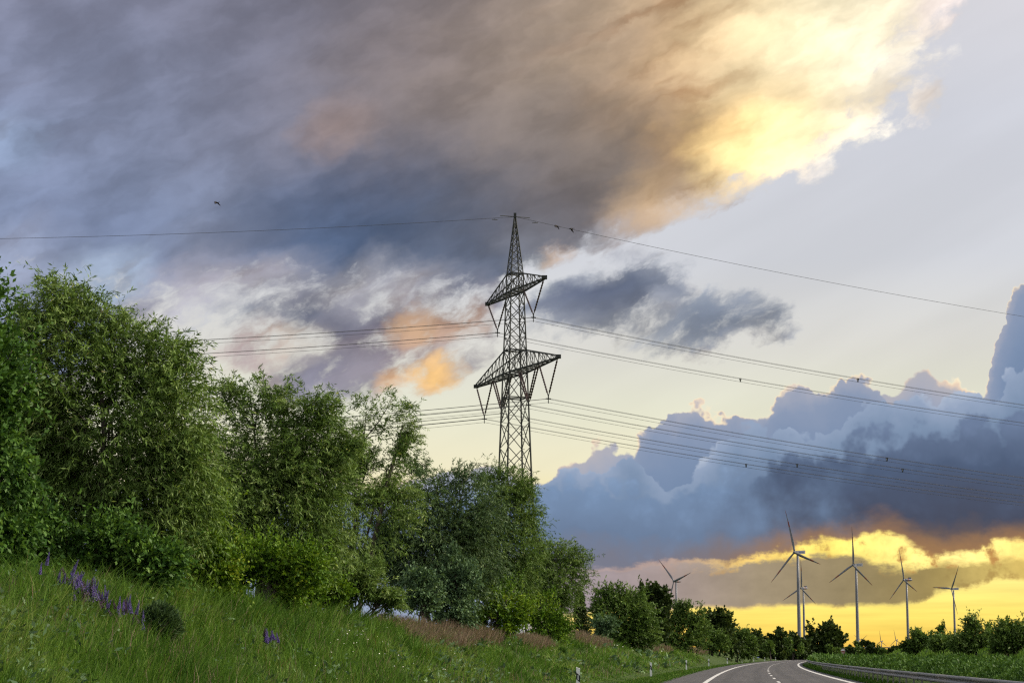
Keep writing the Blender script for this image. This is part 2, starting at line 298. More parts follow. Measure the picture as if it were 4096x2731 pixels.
lowgold = N.ramp(N.ss(qy, 1320.0, 1510.0, 0.0, 1.0, 'LINEAR'), [(0, lin((262, 244, 146))), (.45, lin((262, 236, 118))), (.75, lin((255, 214, 96))), (1, lin((250, 188, 78)))])
lb = N.n('ShaderNodeMapping'); N.put(lb.inputs['Vector'], q); lb.inputs['Scale'].default_value = (0.004, 0.06, 1)
lowgold = N.scale(lowgold, N.ss(N.noise(lb.outputs[0], 1.0, 3, .5), .3, .7, .92, 1.08, 'LINEAR'))
side = N.mul(N.ss(qx, 1150.0, 1380.0), N.ss(qx, 5200.0, 3000.0))     # the gold gap lies under the sun only
sky = N.mix(N.mul(low_m, side), sky, lowgold)
sky = N.mix(N.mul(N.mul(sheet_m, tail), side), sky, sheet)
low_sh = back(sky)
window_sh = mixs(tot, deck_sh, low_sh)
# --- the rest of the dome: coarse broken overcast, its unseen side brightened to light the foliage
cheap_n = N.noise(q, 0.0009, 3, 0.55)
rest = N.mix(N.ss(cheap_n, 0.36, 0.58), clear, N.mix(N.ss(toward, 0.75, -0.5), tuple(lin((142, 144, 158))), tuple(lin((255, 250, 243)))))   # unseen clouds away from the glow made brighter to lift the foliage
inside = N.mul(N.ss(N.m('ABSOLUTE', az), R(27), R(16.5)), N.ss(el, R(32), R(20.5)))
wo = N.n('ShaderNodeOutputWorld'); WT.links.new(mixs(inside, back(rest), window_sh), wo.inputs['Surface'])

# ================================================================ helpers
rng = np.random.default_rng(7)
PX = 1.7415 / F                                # radians per unit of the 2352 px wide view
def ray(x, y):
    a, b = (x * 1.7415 - 2048) / F, (1365.5 - y * 1.7415) / F
    return Vector((a, math.cos(PITCH) - b * math.sin(PITCH), math.sin(PITCH) + b * math.cos(PITCH)))
def P(x, y, Y):
    """point at depth Y that the photograph shows at x, y"""
    d = ray(x, y); d *= Y / d.y
    return Vector((d.x, d.y, d.z + EYE))

def tag(o, label=None, cat=None, group=None, kind=None):
    if label: o["label"] = label
    if cat: o["category"] = cat
    if group: o["group"] = group
    if kind: o["kind"] = kind
    return o
def link(name, data, parent=None):
    o = bpy.data.objects.new(name, data); COL.objects.link(o)
    if parent: o.parent = parent
    return o
def empty(name, loc=(0, 0, 0), rz=0.0):
    o = link(name, None); o.location = loc; o.rotation_euler = (0, 0, rz); o.empty_display_size = 0.2
    return o
def mesh_np(name, co, quads, mats, tint=None, smooth=False):
    """mesh from numpy arrays; quads (n,4) or tris (n,3)"""
    me = bpy.data.meshes.new(name); co = np.asarray(co, np.float32); quads = np.asarray(quads, np.int32)
    k = quads.shape[1]; n = len(quads)
    me.vertices.add(len(co)); me.vertices.foreach_set("co", co.ravel())
    me.loops.add(n * k); me.loops.foreach_set("vertex_index", quads.ravel())
    me.polygons.add(n); me.polygons.foreach_set("loop_start", np.arange(0, n * k, k, dtype=np.int32))
    if smooth: me.polygons.foreach_set("use_smooth", np.ones(n, bool))
    me.update(calc_edges=True)
    if tint is not None:
        at = me.attributes.new("tint", 'FLOAT', 'FACE'); at.data.foreach_set("value", np.asarray(tint, np.float32))
    for m in (mats if isinstance(mats, (list, tuple)) else [mats]): me.materials.append(m)
    return me
class MB:
    """collects shapes into one mesh"""
    def __init__(s): s.v = []; s.f = []; s.m = []
    def raw(s, vs, fs, mi=0):
        b = len(s.v); s.v += [tuple(v) for v in vs]; s.f += [tuple(i + b for i in f) for f in fs]; s.m += [mi] * len(fs); return s
    def box(s, c, h, mi=0, M=None):
        vs = [Vector((c[0] + sx * h[0], c[1] + sy * h[1], c[2] + sz * h[2])) for sz in (-1, 1) for sy in (-1, 1) for sx in (-1, 1)]
        if M: vs = [M @ v for v in vs]
        return s.raw(vs, [(0, 2, 3, 1), (4, 5, 7, 6), (0, 1, 5, 4), (2, 6, 7, 3), (0, 4, 6, 2), (1, 3, 7, 5)], mi)
    def bar(s, a, b, w, mi=0, w2=None):
        a, b = Vector(a), Vector(b); d = (b - a).normalized()
        u = d.cross(Vector((0, 0, 1))); u = u.normalized() if u.length > 1e-4 else Vector((1, 0, 0)); v = d.cross(u)
        w2 = w if w2 is None else w2
        vs = [p + u * (i * k / 2) + v * (j * k / 2) for p, k in ((a, w), (b, w2)) for i, j in ((-1, -1), (1, -1), (1, 1), (-1, 1))]
        return s.raw(vs, [(3, 2, 1, 0), (4, 5, 6, 7), (0, 1, 5, 4), (1, 2, 6, 5), (2, 3, 7, 6), (3, 0, 4, 7)], mi)
    def tube(s, pts, rad, n=8, mi=0, cap=True):
        pts = [Vector(p) for p in pts]; b = len(s.v); fr = None; fs = []
        for i, p in enumerate(pts):
            d = (pts[min(i + 1, len(pts) - 1)] - pts[max(i - 1, 0)]).normalized()
            u = (fr - d * fr.dot(d)) if fr is not None else d.cross(Vector((0.13, 0.2, 1)) if abs(d.z) < .95 else Vector((1, 0.1, 0)))
            u.normalize(); fr = u; v = d.cross(u); r = rad[i] if hasattr(rad, '__len__') else rad
            s.v += [tuple(p + (u * math.cos(a) + v * math.sin(a)) * r) for a in [2 * math.pi * k / n for k in range(n)]]
        for i in range(len(pts) - 1):
            for k in range(n):
                k2 = (k + 1) % n; fs.append((b + i * n + k, b + i * n + k2, b + (i + 1) * n + k2, b + (i + 1) * n + k))
        if cap: fs.append(tuple(b + k for k in reversed(range(n)))); fs.append(tuple(b + (len(pts) - 1) * n + k for k in range(n)))
        s.f += fs; s.m += [mi] * len(fs); return s
    def mesh(s, name, mats, smooth=False):
        me = bpy.data.meshes.new(name); me.from_pydata(s.v, [], s.f)
        for m in (mats if isinstance(mats, (list, tuple)) else [mats]): me.materials.append(m)
        me.polygons.foreach_set("material_index", s.m)
        if smooth: me.polygons.foreach_set("use_smooth", [True] * len(s.f))
        me.update(); return me
    def build(s, name, mats, parent=None, smooth=False): return link(name, s.mesh(name, mats, smooth), parent)

# ---------------------------------------------------------------- materials
def new_mat(name):
    m = bpy.data.materials.new(name); m.use_nodes = True; t = m.node_tree
    return m, Nd(t), t.nodes['Principled BSDF'], t.nodes['Material Output']
def simple(name, col, rough=0.6, metal=0.0, var=0.12, scale=6.0, spec=0.4):
    """base colour with soft mottling and a little roughness change"""
    m, n, b, o = new_mat(name); g = n.n('ShaderNodeTexCoord').outputs['Object']
    f = n.noise(g, scale, 4, 0.6, dim='3D')
    n.put(b.inputs['Base Color'], n.mix(f, tuple(c * (1 - var) for c in col), tuple(c * (1 + var) for c in col)))
    n.put(b.inputs['Roughness'], n.ss(f, .3, .7, max(rough - .1, .05), min(rough + .1, 1.0), 'LINEAR'))
    b.inputs['Metallic'].default_value = metal; b.inputs['Specular IOR Level'].default_value = spec
    return m
def leafy(name, stops, trans=0.35, rough=0.5, spec=0.35):
    """leaf: colour chosen per leaf by the tint attribute; part of the light passes through"""
    m, n, b, o = new_mat(name)
    t = n.n('ShaderNodeAttribute', attribute_name='tint').outputs['Fac']
    c = n.ramp(t, [(q_, (k[0] * (.93 if k[1] > k[0] else 1), k[1], k[2] * (.78 if k[1] > k[0] else 1))) for q_, k in stops])
    n.put(b.inputs['Base Color'], c); b.inputs['Roughness'].default_value = rough; b.inputs['Specular IOR Level'].default_value = spec
    tr = n.n('ShaderNodeBsdfTranslucent'); n.put(tr.inputs['Color'], n.v('MULTIPLY', c, (1.25, 1.2, 0.6)))
    mx = n.n('ShaderNodeMixShader'); mx.inputs[0].default_value = trans
    n.t.links.new(b.outputs[0], mx.inputs[1]); n.t.links.new(tr.outputs[0], mx.inputs[2]); n.t.links.new(mx.outputs[0], o.inputs['Surface'])
    return m
M = {}
M['willow'] = leafy('willow_leaf', [(0, (.030, .056, .013)), (.35, (.080, .132, .032)), (.7, (.146, .206, .068)), (.95, (.25, .305, .140)), (1, (.42, .40, .17))], .22, .5, .12)
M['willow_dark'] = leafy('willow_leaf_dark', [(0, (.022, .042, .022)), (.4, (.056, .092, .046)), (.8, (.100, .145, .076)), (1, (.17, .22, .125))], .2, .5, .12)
M['haw'] = leafy('hawthorn_leaf', [(0, (.030, .070, .008)), (.4, (.080, .148, .014)), (.8, (.140, .205, .022)), (1, (.23, .27, .04))], .28, .55, .12)
M['broad'] = leafy('broad_leaf', [(0, (.026, .064, .016)), (.5, (.072, .140, .034)), (1, (.14, .22, .062))], .28, .5, .12)
M['dogwood'] = leafy('dogwood_leaf', [(0, (.036, .066, .040)), (.5, (.084, .136, .082)), (1, (.17, .24, .15))], .2, .5, .12)
M['oak'] = leafy('oak_leaf', [(0, (.016, .028, .010)), (.5, (.036, .056, .018)), (1, (.074, .098, .032))], .22, .55, .1)
M['needle'] = leafy('pine_needle', [(0, (.020, .034, .014)), (.6, (.048, .072, .026)), (1, (.085, .11, .042))], .1, .6, .2)
M['hedge'] = leafy('hedge_leaf', [(0, (.024, .056, .014)), (.45, (.060, .118, .028)), (.85, (.105, .175, .050)), (1, (.19, .26, .09))], .22, .55, .1)
M['grass'] = leafy('grass_blade', [(0, (.026, .060, .011)), (.3, (.062, .128, .021)), (.6, (.108, .190, .036)), (.85, (.165, .240, .064)), (.96, (.24, .26, .11)), (1, (.22, .15, .10))], .3, .6, .08)
M['dry'] = leafy('dry_grass', [(0, (.10, .070, .048)), (.5, (.165, .122, .088)), (1, (.28, .22, .165))], .25, .7, .15)
M['bark'] = simple('bark', (.055, .045, .036), .9, var=.4, scale=9)
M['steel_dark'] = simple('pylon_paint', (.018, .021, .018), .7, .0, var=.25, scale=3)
M['insulator'] = simple('insulator_glaze', (.035, .018, .014), .3, var=.2)
M['wire'] = simple('aluminium_cable', (.045, .045, .048), .55, .3, var=.1)
M['turbine'] = simple('turbine_shaded_white', (.125, .132, .158), .5, var=.05, scale=.2)  # white paint darkened, cloud shade put into its colour
M['red'] = simple('turbine_red', (.19, .04, .028), .5, var=.08, scale=.4)
M['navy'] = simple('nacelle_navy', (.03, .05, .10), .5)
M['white'] = simple('post_white', (.84, .84, .82), .45, var=.08, scale=14)
M['black'] = simple('post_black', (.015, .015, .016), .5)
M['refl'] = simple('reflector', (.62, .64, .66), .2, var=.05)
M['zinc'] = simple('galvanised_steel', (.19, .19, .195), .5, .5, var=.22, scale=2.4)
M['zinc_old'] = simple('weathered_steel', (.24, .23, .22), .6, .4, var=.35, scale=1.4)
M['brown'] = simple('sign_brown', (.16, .035, .025), .5)
M['sign_white'] = simple('sign_white', (.66, .68, .72), .5, var=.05)
M['blue'] = simple('sign_blue', (.02, .075, .32), .45, var=.05)
M['bird'] = simple('bird_dark', (.022, .016, .016), .7)
M['concrete'] = simple('pale_concrete', (.30, .29, .26), .8)

# ================================================================ the lie of the land
def road_x(Y):
    Y = np.asarray(Y, float); Yc = np.minimum(Y, 1300.0)
    return -5.65 + .097 * Yc + 6.29e-5 * Yc * Yc + (Y - Yc) * (.097 + 2 * 6.29e-5 * 1300)
def road_m(Y): return .097 + 2 * 6.29e-5 * np.minimum(np.asarray(Y, float), 1300.0)
def off(Y, r):
    """point r metres to the right of the marker-post line"""
    m = road_m(Y); k = 1 / np.sqrt(1 + m * m)
    return road_x(Y) + r * k, np.asarray(Y, float) - r * m * k
def rel(X, Y):
    """offset to the right of the post line (approximate inverse of off)"""
    m = road_m(Y); return (X - road_x(Y)) / np.sqrt(1 + m * m)
def sstep(x, a, b):
    t = np.clip((x - a) / (b - a), 0, 1); return t * t * (3 - 2 * t)
R_AS0, R_L, R_DASH, R_R, R_AS1, R_RAIL = 2.0, 4.4, 8.35, 12.2, 12.9, 13.65
def lump(X, Y):
    return .16 * np.sin(X * .9 + Y * .31) * np.sin(Y * .23 - X * .4) + .10 * np.sin(X * 2.1 - Y * .77 + 1.3) + .07 * np.sin(Y * 1.3 + X * .6)
def ground_z(X, Y):
    X = np.asarray(X, float); Y = np.asarray(Y, float)
    r = rel(X, Y); l = -r
    crest = 2.28 * (1 - .80 * sstep(Y, 380, 820)) * (1 - .6 * sstep(Y, -150, -400) * 0) + .25 * np.sin(Y * .045) + .15 * np.sin(Y * .13 + 1)
    crest = np.maximum(crest, .3)
    t = np.clip((l - .7) / 5.6, 0, 1); prof = t * t * (3 - 2 * t) * .35 + t * .65
    zl = np.where(l > .7, crest * prof, 0.0)
    zl = zl + np.where(l > 1.0, lump(X, Y) * sstep(l, 1.0, 2.5), 0)
    zl = zl - .004 * np.maximum(l - 9, 0) * (l < 400) - 1.5 * (l >= 400)
    b = r - R_RAIL
    bank = 1.95 * sstep(b, 3.6, 7.6) * (1 - sstep(Y, 190, 260)) + np.where(b > 3.5, .5 * lump(X, Y) * (b < 200), 0)
    zr = np.where(b > 3.5, bank, 0.0)
    return np.where(l > .7, zl, np.where(b > 3.5, zr, 0.0)) - .02

# ground: one sheet to the horizon
Ys = np.concatenate([np.arange(-120, 14, 8.0), np.arange(14, 130, .8), np.arange(130, 330, 2.0), np.arange(330, 900, 8.0), np.geomspace(900, 18000, 40)])
rs = np.concatenate([-np.geomspace(12000, 30, 26), np.arange(-28, -10, 1.2), np.arange(-10, 2.0, .35), [2.0, 4, 7, 10, 12.9], np.arange(13.3, 26, .6), np.geomspace(27, 12000, 30)])
YY, RR = np.meshgrid(Ys, rs, indexing='ij')
mm = road_m(YY); kk = 1 / np.sqrt(1 + mm * mm)
gx = road_x(YY) + RR * kk
gy = YY
gz = ground_z(gx, gy)
nY, nR = YY.shape
idx = np.arange(nY * nR).reshape(nY, nR)
fq_ = np.stack([idx[:-1, :-1], idx[:-1, 1:], idx[1:, 1:], idx[1:, :-1]], -1).reshape(-1, 4)
gm, gn, gb, go_ = new_mat('meadow_soil')
gc = gn.n('ShaderNodeTexCoord').outputs['Object']
gf = gn.noise(gc, .35, 5, .6, dim='3D'); gf2 = gn.noise(gc, 4.0, 4, .65, dim='3D')
gcol = gn.mix(gn.ss(gf, .35, .65), (.030, .055, .015), (.050, .075, .022))
gcol = gn.mix(gn.ss(gf2, .5, .75), gcol, (.046, .042, .024))
gn.put(gb.inputs['Base Color'], gcol); gb.inputs['Roughness'].default_value = .95; gb.inputs['Specular IOR Level'].default_value = .1
bmp = gn.n('ShaderNodeBump'); bmp.inputs['Strength'].default_value = .8; bmp.inputs['Distance'].default_value = .2; gn.put(bmp.inputs['Height'], gf2); gn.t.links.new(bmp.outputs[0], gb.inputs['Normal'])
ground = link('ground', mesh_np('ground', np.stack([gx, gy, gz], -1).reshape(-1, 3), fq_, gm, smooth=True)); tag(ground, kind='structure')

# road and its paint
def strip(name, Ya, Yb, r0, r1, z, mat, parent=None, step=4.0):
    yy = np.concatenate([np.arange(Ya, Yb, step), [Yb]])
    xa, ya = off(yy, r0); xb, yb = off(yy, r1)
    co = np.concatenate([np.stack([xa, ya, np.full_like(xa, z)], -1), np.stack([xb, yb, np.full_like(xa, z)], -1)])
    n = len(yy); i = np.arange(n - 1); me = mesh_np(name, co, np.stack([i, i + n, i + n + 1, i + 1], -1), mat)
    at = me.attributes.new("across", 'FLOAT_VECTOR', 'POINT'); at.data.foreach_set("vector", np.concatenate([np.stack([np.full(n, r0), yy, yy * 0], -1), np.stack([np.full(n, r1), yy, yy * 0], -1)]).astype(np.float32).ravel())
    return link(name, me, parent)
am, an, ab, ao = new_mat('asphalt')
ac_ = an.n('ShaderNodeTexCoord').outputs['Object']
a1 = an.noise(ac_, .16, 4, .6, dim='3D'); a2 = an.noise(ac_, 26.0, 3, .7, dim='3D')
acol = an.mix(an.ss(a1, .3, .7), (.050, .046, .046), (.068, .063, .063))
acol = an.mix(an.ss(a2, .35, .75, 0.0, .35), acol, (.032, .030, .030))
ck = an.n('ShaderNodeTexVoronoi', feature='DISTANCE_TO_EDGE'); an.put(ck.inputs['Vector'], an.v('ADD', ac_, an.scale(an.noise(ac_, .8, 3, .6, color=True, dim='3D'), 1.6))); ck.inputs['Scale'].default_value = .17
acol = an.mix(an.mul(an.ss(ck.outputs['Distance'], .004, .001), an.ss(a1, .5, .6)), acol, (.03, .028, .028))
acr = an.n('ShaderNodeAttribute', attribute_name='across').outputs['Vector']
asx = an.n('ShaderNodeSeparateXYZ'); an.put(asx.inputs[0], acr)
lane = an.m('ABSOLUTE', an.sub(an.m('PINGPONG', an.sub(asx.outputs[0], R_L), 1.95), 1.0))        # distance from the wheel tracks
acol = an.mix(an.mul(an.ss(lane, .45, .1), an.ss(asx.outputs[0], R_L - .1, R_L + .1, 0.0, .55)), acol, (.034, .032, .032))
lng = an.noise(an.v('MULTIPLY', acr, (3.0, .05, 1)), 1.0, 4, .6)
acol = an.scale(acol, an.ss(lng, .3, .7, .86, 1.16, 'LINEAR'))
an.put(ab.inputs['Base Color'], acol); an.put(ab.inputs['Roughness'], an.ss(a2, .3, .7, .62, .85, 'LINEAR')); ab.inputs['Specular IOR Level'].default_value = .35
abm = an.n('ShaderNodeBump'); abm.inputs['Strength'].default_value = .35; abm.inputs['Distance'].default_value = .01; an.put(abm.inputs['Height'], a2); an.t.links.new(abm.outputs[0], ab.inputs['Normal'])
road = strip('road', -120, 1300, R_AS0, R_AS1, .012, am); tag(road, kind='structure')
pm, pn, pb, po = new_mat('road_paint')
pc = pn.n('ShaderNodeTexCoord').outputs['Object']
pf = pn.noise(pc, 7.0, 5, .7, dim='3D')
pn.put(pb.inputs['Base Color'], pn.mix(pn.ss(pf, .48, .68), (.52, .51, .50), (.20, .19, .185))); pb.inputs['Roughness'].default_value = .65
strip('edge_line', -120, 1300, R_L - .13, R_L + .13, .018, pm, road)
strip('edge_line', -120, 1300, R_R - .15, R_R + .15, .018, pm, road)
yd = 40.0
for k in range(46):
    strip('lane_dash', yd, yd + 6.0, R_DASH - .08, R_DASH + .08, .018, pm, road, 3.0); yd += 18.0

# ================================================================ greenery
def unit(v): return v / np.maximum(np.linalg.norm(v, axis=-1, keepdims=True), 1e-9)
def leaves(base, dirv, length, width, g, tint_mid=.45, tint_sd=.2, tint=None):
    """lens-shaped leaves: (n,3) base points and directions"""
    n = len(base); side = unit(np.cross(dirv, g.normal(size=(n, 3)))); L = length[:, None]; W = width[:, None]
    mid = base + dirv * L * .45; tip = base + dirv * L
    co = np.stack([base, mid + side * W * .5, tip, mid - side * W * .5], 1).reshape(-1, 3)
    q = np.arange(n * 4).reshape(n, 4)
    t = np.clip(g.normal(tint_mid, tint_sd, n) if tint is None else tint, 0.01, .99)
    return co, q, t
STYLE = {   # leaf length, width/length, leaves per twig, twig length, droop, up-bias, material, tint mean
 'willow': (.138, .20, 15, .75, .55, .55, 'willow', .49), 'willow_dark': (.160, .20, 15, .75, .5, .45, 'willow_dark', .48),
 'haw': (.075, .75, 12, .45, .10, .45, 'haw', .45), 'broad': (.11, .55, 12, .55, .25, .4, 'broad', .45),
 'dogwood': (.12, .5, 10, .5, .15, .8, 'dogwood', .5), 'oak': (.14, .75, 12, .7, .1, .35, 'oak', .45), 'bush': (.10, .42, 13, .55, .2, .55, 'willow', .34),
}
def tree(name, label, cat, style, blobs, Y, base, n_leaf, seed, grow=1.0, dz=.75, group=None, clump=.62, airy=0.0, stems=4, stem_r=.11, tmul=1.0):
    """blobs: ellipses (x, y, rx, ry) seen in the photograph at depth Y, given real depth; base: photo x of the foot"""
    g = np.random.default_rng(seed); s = PX * Y
    ll, wr, per, tw, droop, up, mk, tm = STYLE[style]; ll *= grow; tw *= max(1.0, grow * .8)
    E = []
    for k, (x, y, rx, ry) in enumerate(blobs):
        c = P(x, y, Y); rz = dz * min(max(rx, ry), 1.3 * min(rx, ry)) * s
        E.append((c.x, c.y + g.uniform(-.35, .35) * rz, c.z, rx * s, rz, ry * s))
    E = np.array(E); cen = np.average(E[:, :3], axis=0, weights=E[:, 3] * E[:, 5])
    bx_ = P(base, 1400, Y).x; bz = float(ground_z(bx_, Y)); foot = Vector((bx_, Y, bz))
    root = empty(name, foot); tag(root, label, cat, group)
    tw = min(tw, .30 * float(np.sqrt(E[:, 3] * E[:, 5]).mean()) + .25)
    area = E[:, 3] * E[:, 5]; n_tw = max(int(n_leaf / per), 8)
    n_cl = max(int(n_tw / (18 + 10 * airy)), 6)
    hgt = (E[:, 2] - E[:, 2].min()) / max(float(np.ptp(E[:, 2])), .1); wt = area * (1.25 - .75 * hgt)
    bi = g.choice(len(E), n_cl, p=wt / wt.sum()); d = unit(g.normal(size=(n_cl, 3))); rr = g.uniform(.12, 1.0, n_cl) ** .5
    cl = E[bi, :3] + d * E[bi, 3:] * (rr * .95)[:, None]
    cl[:, 2] = np.maximum(cl[:, 2], ground_z(cl[:, 0], cl[:, 1]) + .15)
    out = unit(unit(cl - np.array([foot.x, foot.y, cen[2] - .5])) + np.array([0, 0, up])[None] * .6 + d * .5)
    ti = g.integers(0, n_cl, n_tw)
    cs_ = clump * np.cbrt(E[bi, 3] * E[bi, 4] * E[bi, 5]) * .62
    p0 = cl[ti] + g.normal(size=(n_tw, 3)) * cs_[ti][:, None] * .62
    td = unit(out[ti] + np.array([0, 0, up])[None] * .5 + g.normal(size=(n_tw, 3)) * .55)
    tl = tw * g.uniform(.5, 1.2, n_tw) * np.where(g.random(n_tw) < .13, 1.9, 1.0)
    t = np.tile(np.linspace(.08, 1, per), (n_tw, 1)) + g.normal(0, .03, (n_tw, per))
    pts = p0[:, None] + td[:, None] * (tl[:, None] * t)[..., None] + np.array([0, 0, -1.]) * (droop * tl[:, None] * t * t * .7)[..., None]
    tang = unit(td[:, None] * np.ones((1, per, 1)) + np.array([0, 0, -1.]) * (droop * 1.4 * t)[..., None])
    ld = unit(tang * .75 + g.normal(size=tang.shape) * .55 + np.array([0, 0, -1.]) * droop * .6)
    B = pts.reshape(-1, 3); D = ld.reshape(-1, 3); n = len(B)
    L = ll * g.uniform(.6, 1.25, n)
    tc_ = np.repeat(g.normal(0, .15, n_cl)[ti] + g.normal(0, .08, n_tw), per)
    tint = tm * tmul + tc_ + g.normal(0, .13, n)
    if style == 'willow': tint = np.where(g.random(n) < .004, .99, np.minimum(tint, .93))
    keep = B[:, 2] > ground_z(B[:, 0], B[:, 1]) + .03
    co, q, tt = leaves(B[keep], D[keep], L[keep], L[keep] * wr, g, tint=tint[keep])
    fo = np.array(foot)
    link('crown', mesh_np('crown', co - fo, q, M[mk], tt), root)
    # stems, limbs to the clumps, and bare twigs
    mb = MB(); tops = []
    for k in range(stems):
        e = E[g.integers(0, len(E))]; tgt = np.array([e[0], e[1], e[2] + .2 * e[5]]) if k else np.array([cen[0], cen[1], E[:, 2].max()])
        a = np.array([foot.x + g.normal(0, .18), foot.y + g.normal(0, .18), bz - .15])
        path = [a + (tgt - a) * u_ + np.array([0, 0, .12 * np.linalg.norm(tgt - a) * math.sin(u_ * 3.1)]) * .5 + g.normal(0, .05, 3) * (0 < u_ < 1) for u_ in np.linspace(0, 1, 7)]
        rad = np.linspace(stem_r, .018, 7) * (.7 + .5 * g.random()); mb.tube([p - fo for p in path], list(rad), 6); tops += path[2:6]
    tops = np.array(tops); sel = g.choice(n_cl, min(n_cl, 70), replace=False)
    for c in sel:
        j = np.argmin(np.linalg.norm(tops - cl[c], axis=1) + np.maximum(0, tops[:, 2] - cl[c, 2] + .3) * 2); a = tops[j]; b = cl[c]
        mid = (a + b) / 2 + np.array([0, 0, .10 * np.linalg.norm(b - a)]) + g.normal(0, .08, 3)
        ext = b + out[c] * cs_[c] * 1.0
        mb.tube([p - fo for p in (a, mid, b, ext)], [.03, .02, .012, .005], 4, cap=False)
    mb.build('trunk', M['bark'], root, smooth=True)
    return root

T = 'trees and bushes along the embankment'
tree('leafy_tree', 'bright green broad-leaved tree cut off by the picture edge, beside the tallest willow', 'tree', 'broad',
     [(-45, 740, 60, 95), (-40, 900, 85, 150), (-45, 1090, 80, 140), (-10, 1230, 60, 60)], 38, -40, 34000, 11, 1.1, group=T, tmul=.62)
tree('willow_tree', 'tallest willow of the row, its ragged narrow-leaved crown rising above all others', 'tree', 'willow',
     [(130, 705, 78, 72), (215, 745, 78, 75), (60, 790, 50, 90), (120, 850, 120, 120), (285, 840, 100, 105), (385, 830, 62, 62), (250, 980, 190, 140), (405, 985, 82, 130), (90, 1040, 110, 140), (180, 1150, 150, 110), (360, 1140, 110, 110)],
     43, 250, 145000, 12, group=T, stems=6)
tree('willow_tree', 'broad willow with a flat bumpy top, second tallest of the row', 'tree', 'willow',
     [(510, 920, 40, 52), (575, 935, 55, 55), (655, 930, 75, 48), (730, 970, 52, 58), (778, 1030, 40, 50), (600, 1050, 125, 95), (710, 1075, 85, 100), (560, 1170, 100, 100), (680, 1200, 115, 110)],
     60, 620, 105000, 13, 1.1, group=T, stems=6)
tree('willow_tree', 'airy willow with thin open branches and sky showing through, left of the lattice pylon', 'tree', 'willow',
     [(880, 945, 56, 45), (925, 990, 24, 62), (850, 1030, 55, 50), (800, 1080, 50, 60), (905, 1060, 42, 55), (830, 1130, 85, 75), (810, 1225, 90, 85), (900, 1160, 55, 65), (775, 1300, 70, 55)],
     74, 790, 42000, 14, 1.15, group=T, airy=.8, clump=.6, stems=9, stem_r=.09)
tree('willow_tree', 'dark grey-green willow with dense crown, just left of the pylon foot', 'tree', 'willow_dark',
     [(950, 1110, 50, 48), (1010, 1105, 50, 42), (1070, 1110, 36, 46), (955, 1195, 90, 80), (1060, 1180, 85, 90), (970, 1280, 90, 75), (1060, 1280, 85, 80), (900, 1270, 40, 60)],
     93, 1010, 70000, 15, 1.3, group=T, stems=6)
tree('willow_tree', 'tall narrow willow that hides the foot of the lattice pylon', 'tree', 'willow',
     [(1120, 1110, 36, 38), (1175, 1120, 48, 50), (1205, 1170, 36, 56), (1150, 1190, 62, 70), (1130, 1280, 70, 85), (1195, 1280, 48, 90)],
     110, 1160, 58000, 16, 1.4, group=T, stems=5, tmul=.85)
tree('willow_tree', 'rounded willow bulging out at the far end of the tall row', 'tree', 'willow',
     [(1262, 1270, 44, 42), (1305, 1268, 34, 42), (1325, 1310, 34, 44), (1280, 1340, 60, 52), (1240, 1340, 40, 78), (1265, 1400, 50, 46)],
     140, 1262, 44000, 17, 1.6, group=T, stems=5, tmul=.9)
# bushes under and between the willows
tree('hawthorn_bush', 'yellow-green bush standing between the two tallest willows', 'bush', 'haw', [(450, 1150, 52, 62), (455, 1240, 60, 70), (480, 1310, 50, 40)], 47, 455, 22000, 21, 1.15, group=T)
tree('hawthorn_bush', 'shadowed low bush under the tallest willow, above the purple flowers', 'bush', 'broad', [(230, 1270, 110, 55), (90, 1250, 90, 50), (340, 1300, 70, 40)], 40.5, 220, 20000, 22, .95, group=T, tmul=.75)
tree('hawthorn_bush', 'wide green bush at the foot of the flat-topped willow', 'bush', 'haw', [(590, 1300, 80, 55), (670, 1320, 75, 50), (530, 1340, 45, 30)], 56, 620, 22000, 23, 1.2, group=T, tmul=.9)
tree('hawthorn_bush', 'olive-green bush at the foot of the airy willow', 'bush', 'haw', [(715, 1350, 50, 40), (765, 1372, 40, 26), (690, 1385, 40, 22)], 66, 725, 13000, 24, 1.25, group=T)
tree('dogwood_bush', 'small blue-green bush with upright leaves beside the dry grass', 'bush', 'dogwood', [(955, 1340, 30, 34), (985, 1372, 34, 28), (962, 1372, 26, 24)], 88, 972, 6500, 25, 1.3, group=T)
tree('dogwood_bush', 'taller blue-green bush in front of the dark willow', 'bush', 'dogwood', [(1040, 1300, 34, 34), (1050, 1350, 44, 48), (1045, 1400, 40, 36)], 91, 1045, 11000, 26, 1.35, group=T, tmul=.85)
tree('hawthorn_bush', 'bright yellow-green bush below the pylon on the slope', 'bush', 'haw', [(1110, 1370, 46, 44), (1165, 1385, 48, 42), (1140, 1425, 52, 26)], 104, 1140, 15000, 27, 1.6, group=T, tmul=1.1)
tree('hawthorn_bush', 'dark green bush under the rounded willow', 'bush', 'haw', [(1235, 1400, 32, 44), (1262, 1440, 44, 26)], 132, 1250, 9000, 28, 1.9, group=T, tmul=.8)
tree('willow_bush', 'low willow bush with leaning stems under the airy willow, next to the dry grass', 'bush', 'willow', [(800, 1335, 62, 40), (855, 1362, 42, 22), (775, 1372, 50, 24), (840, 1320, 30, 30), (882, 1382, 40, 20)], 69, 800, 21000, 29, 1.1, group=T, stems=8, stem_r=.05)
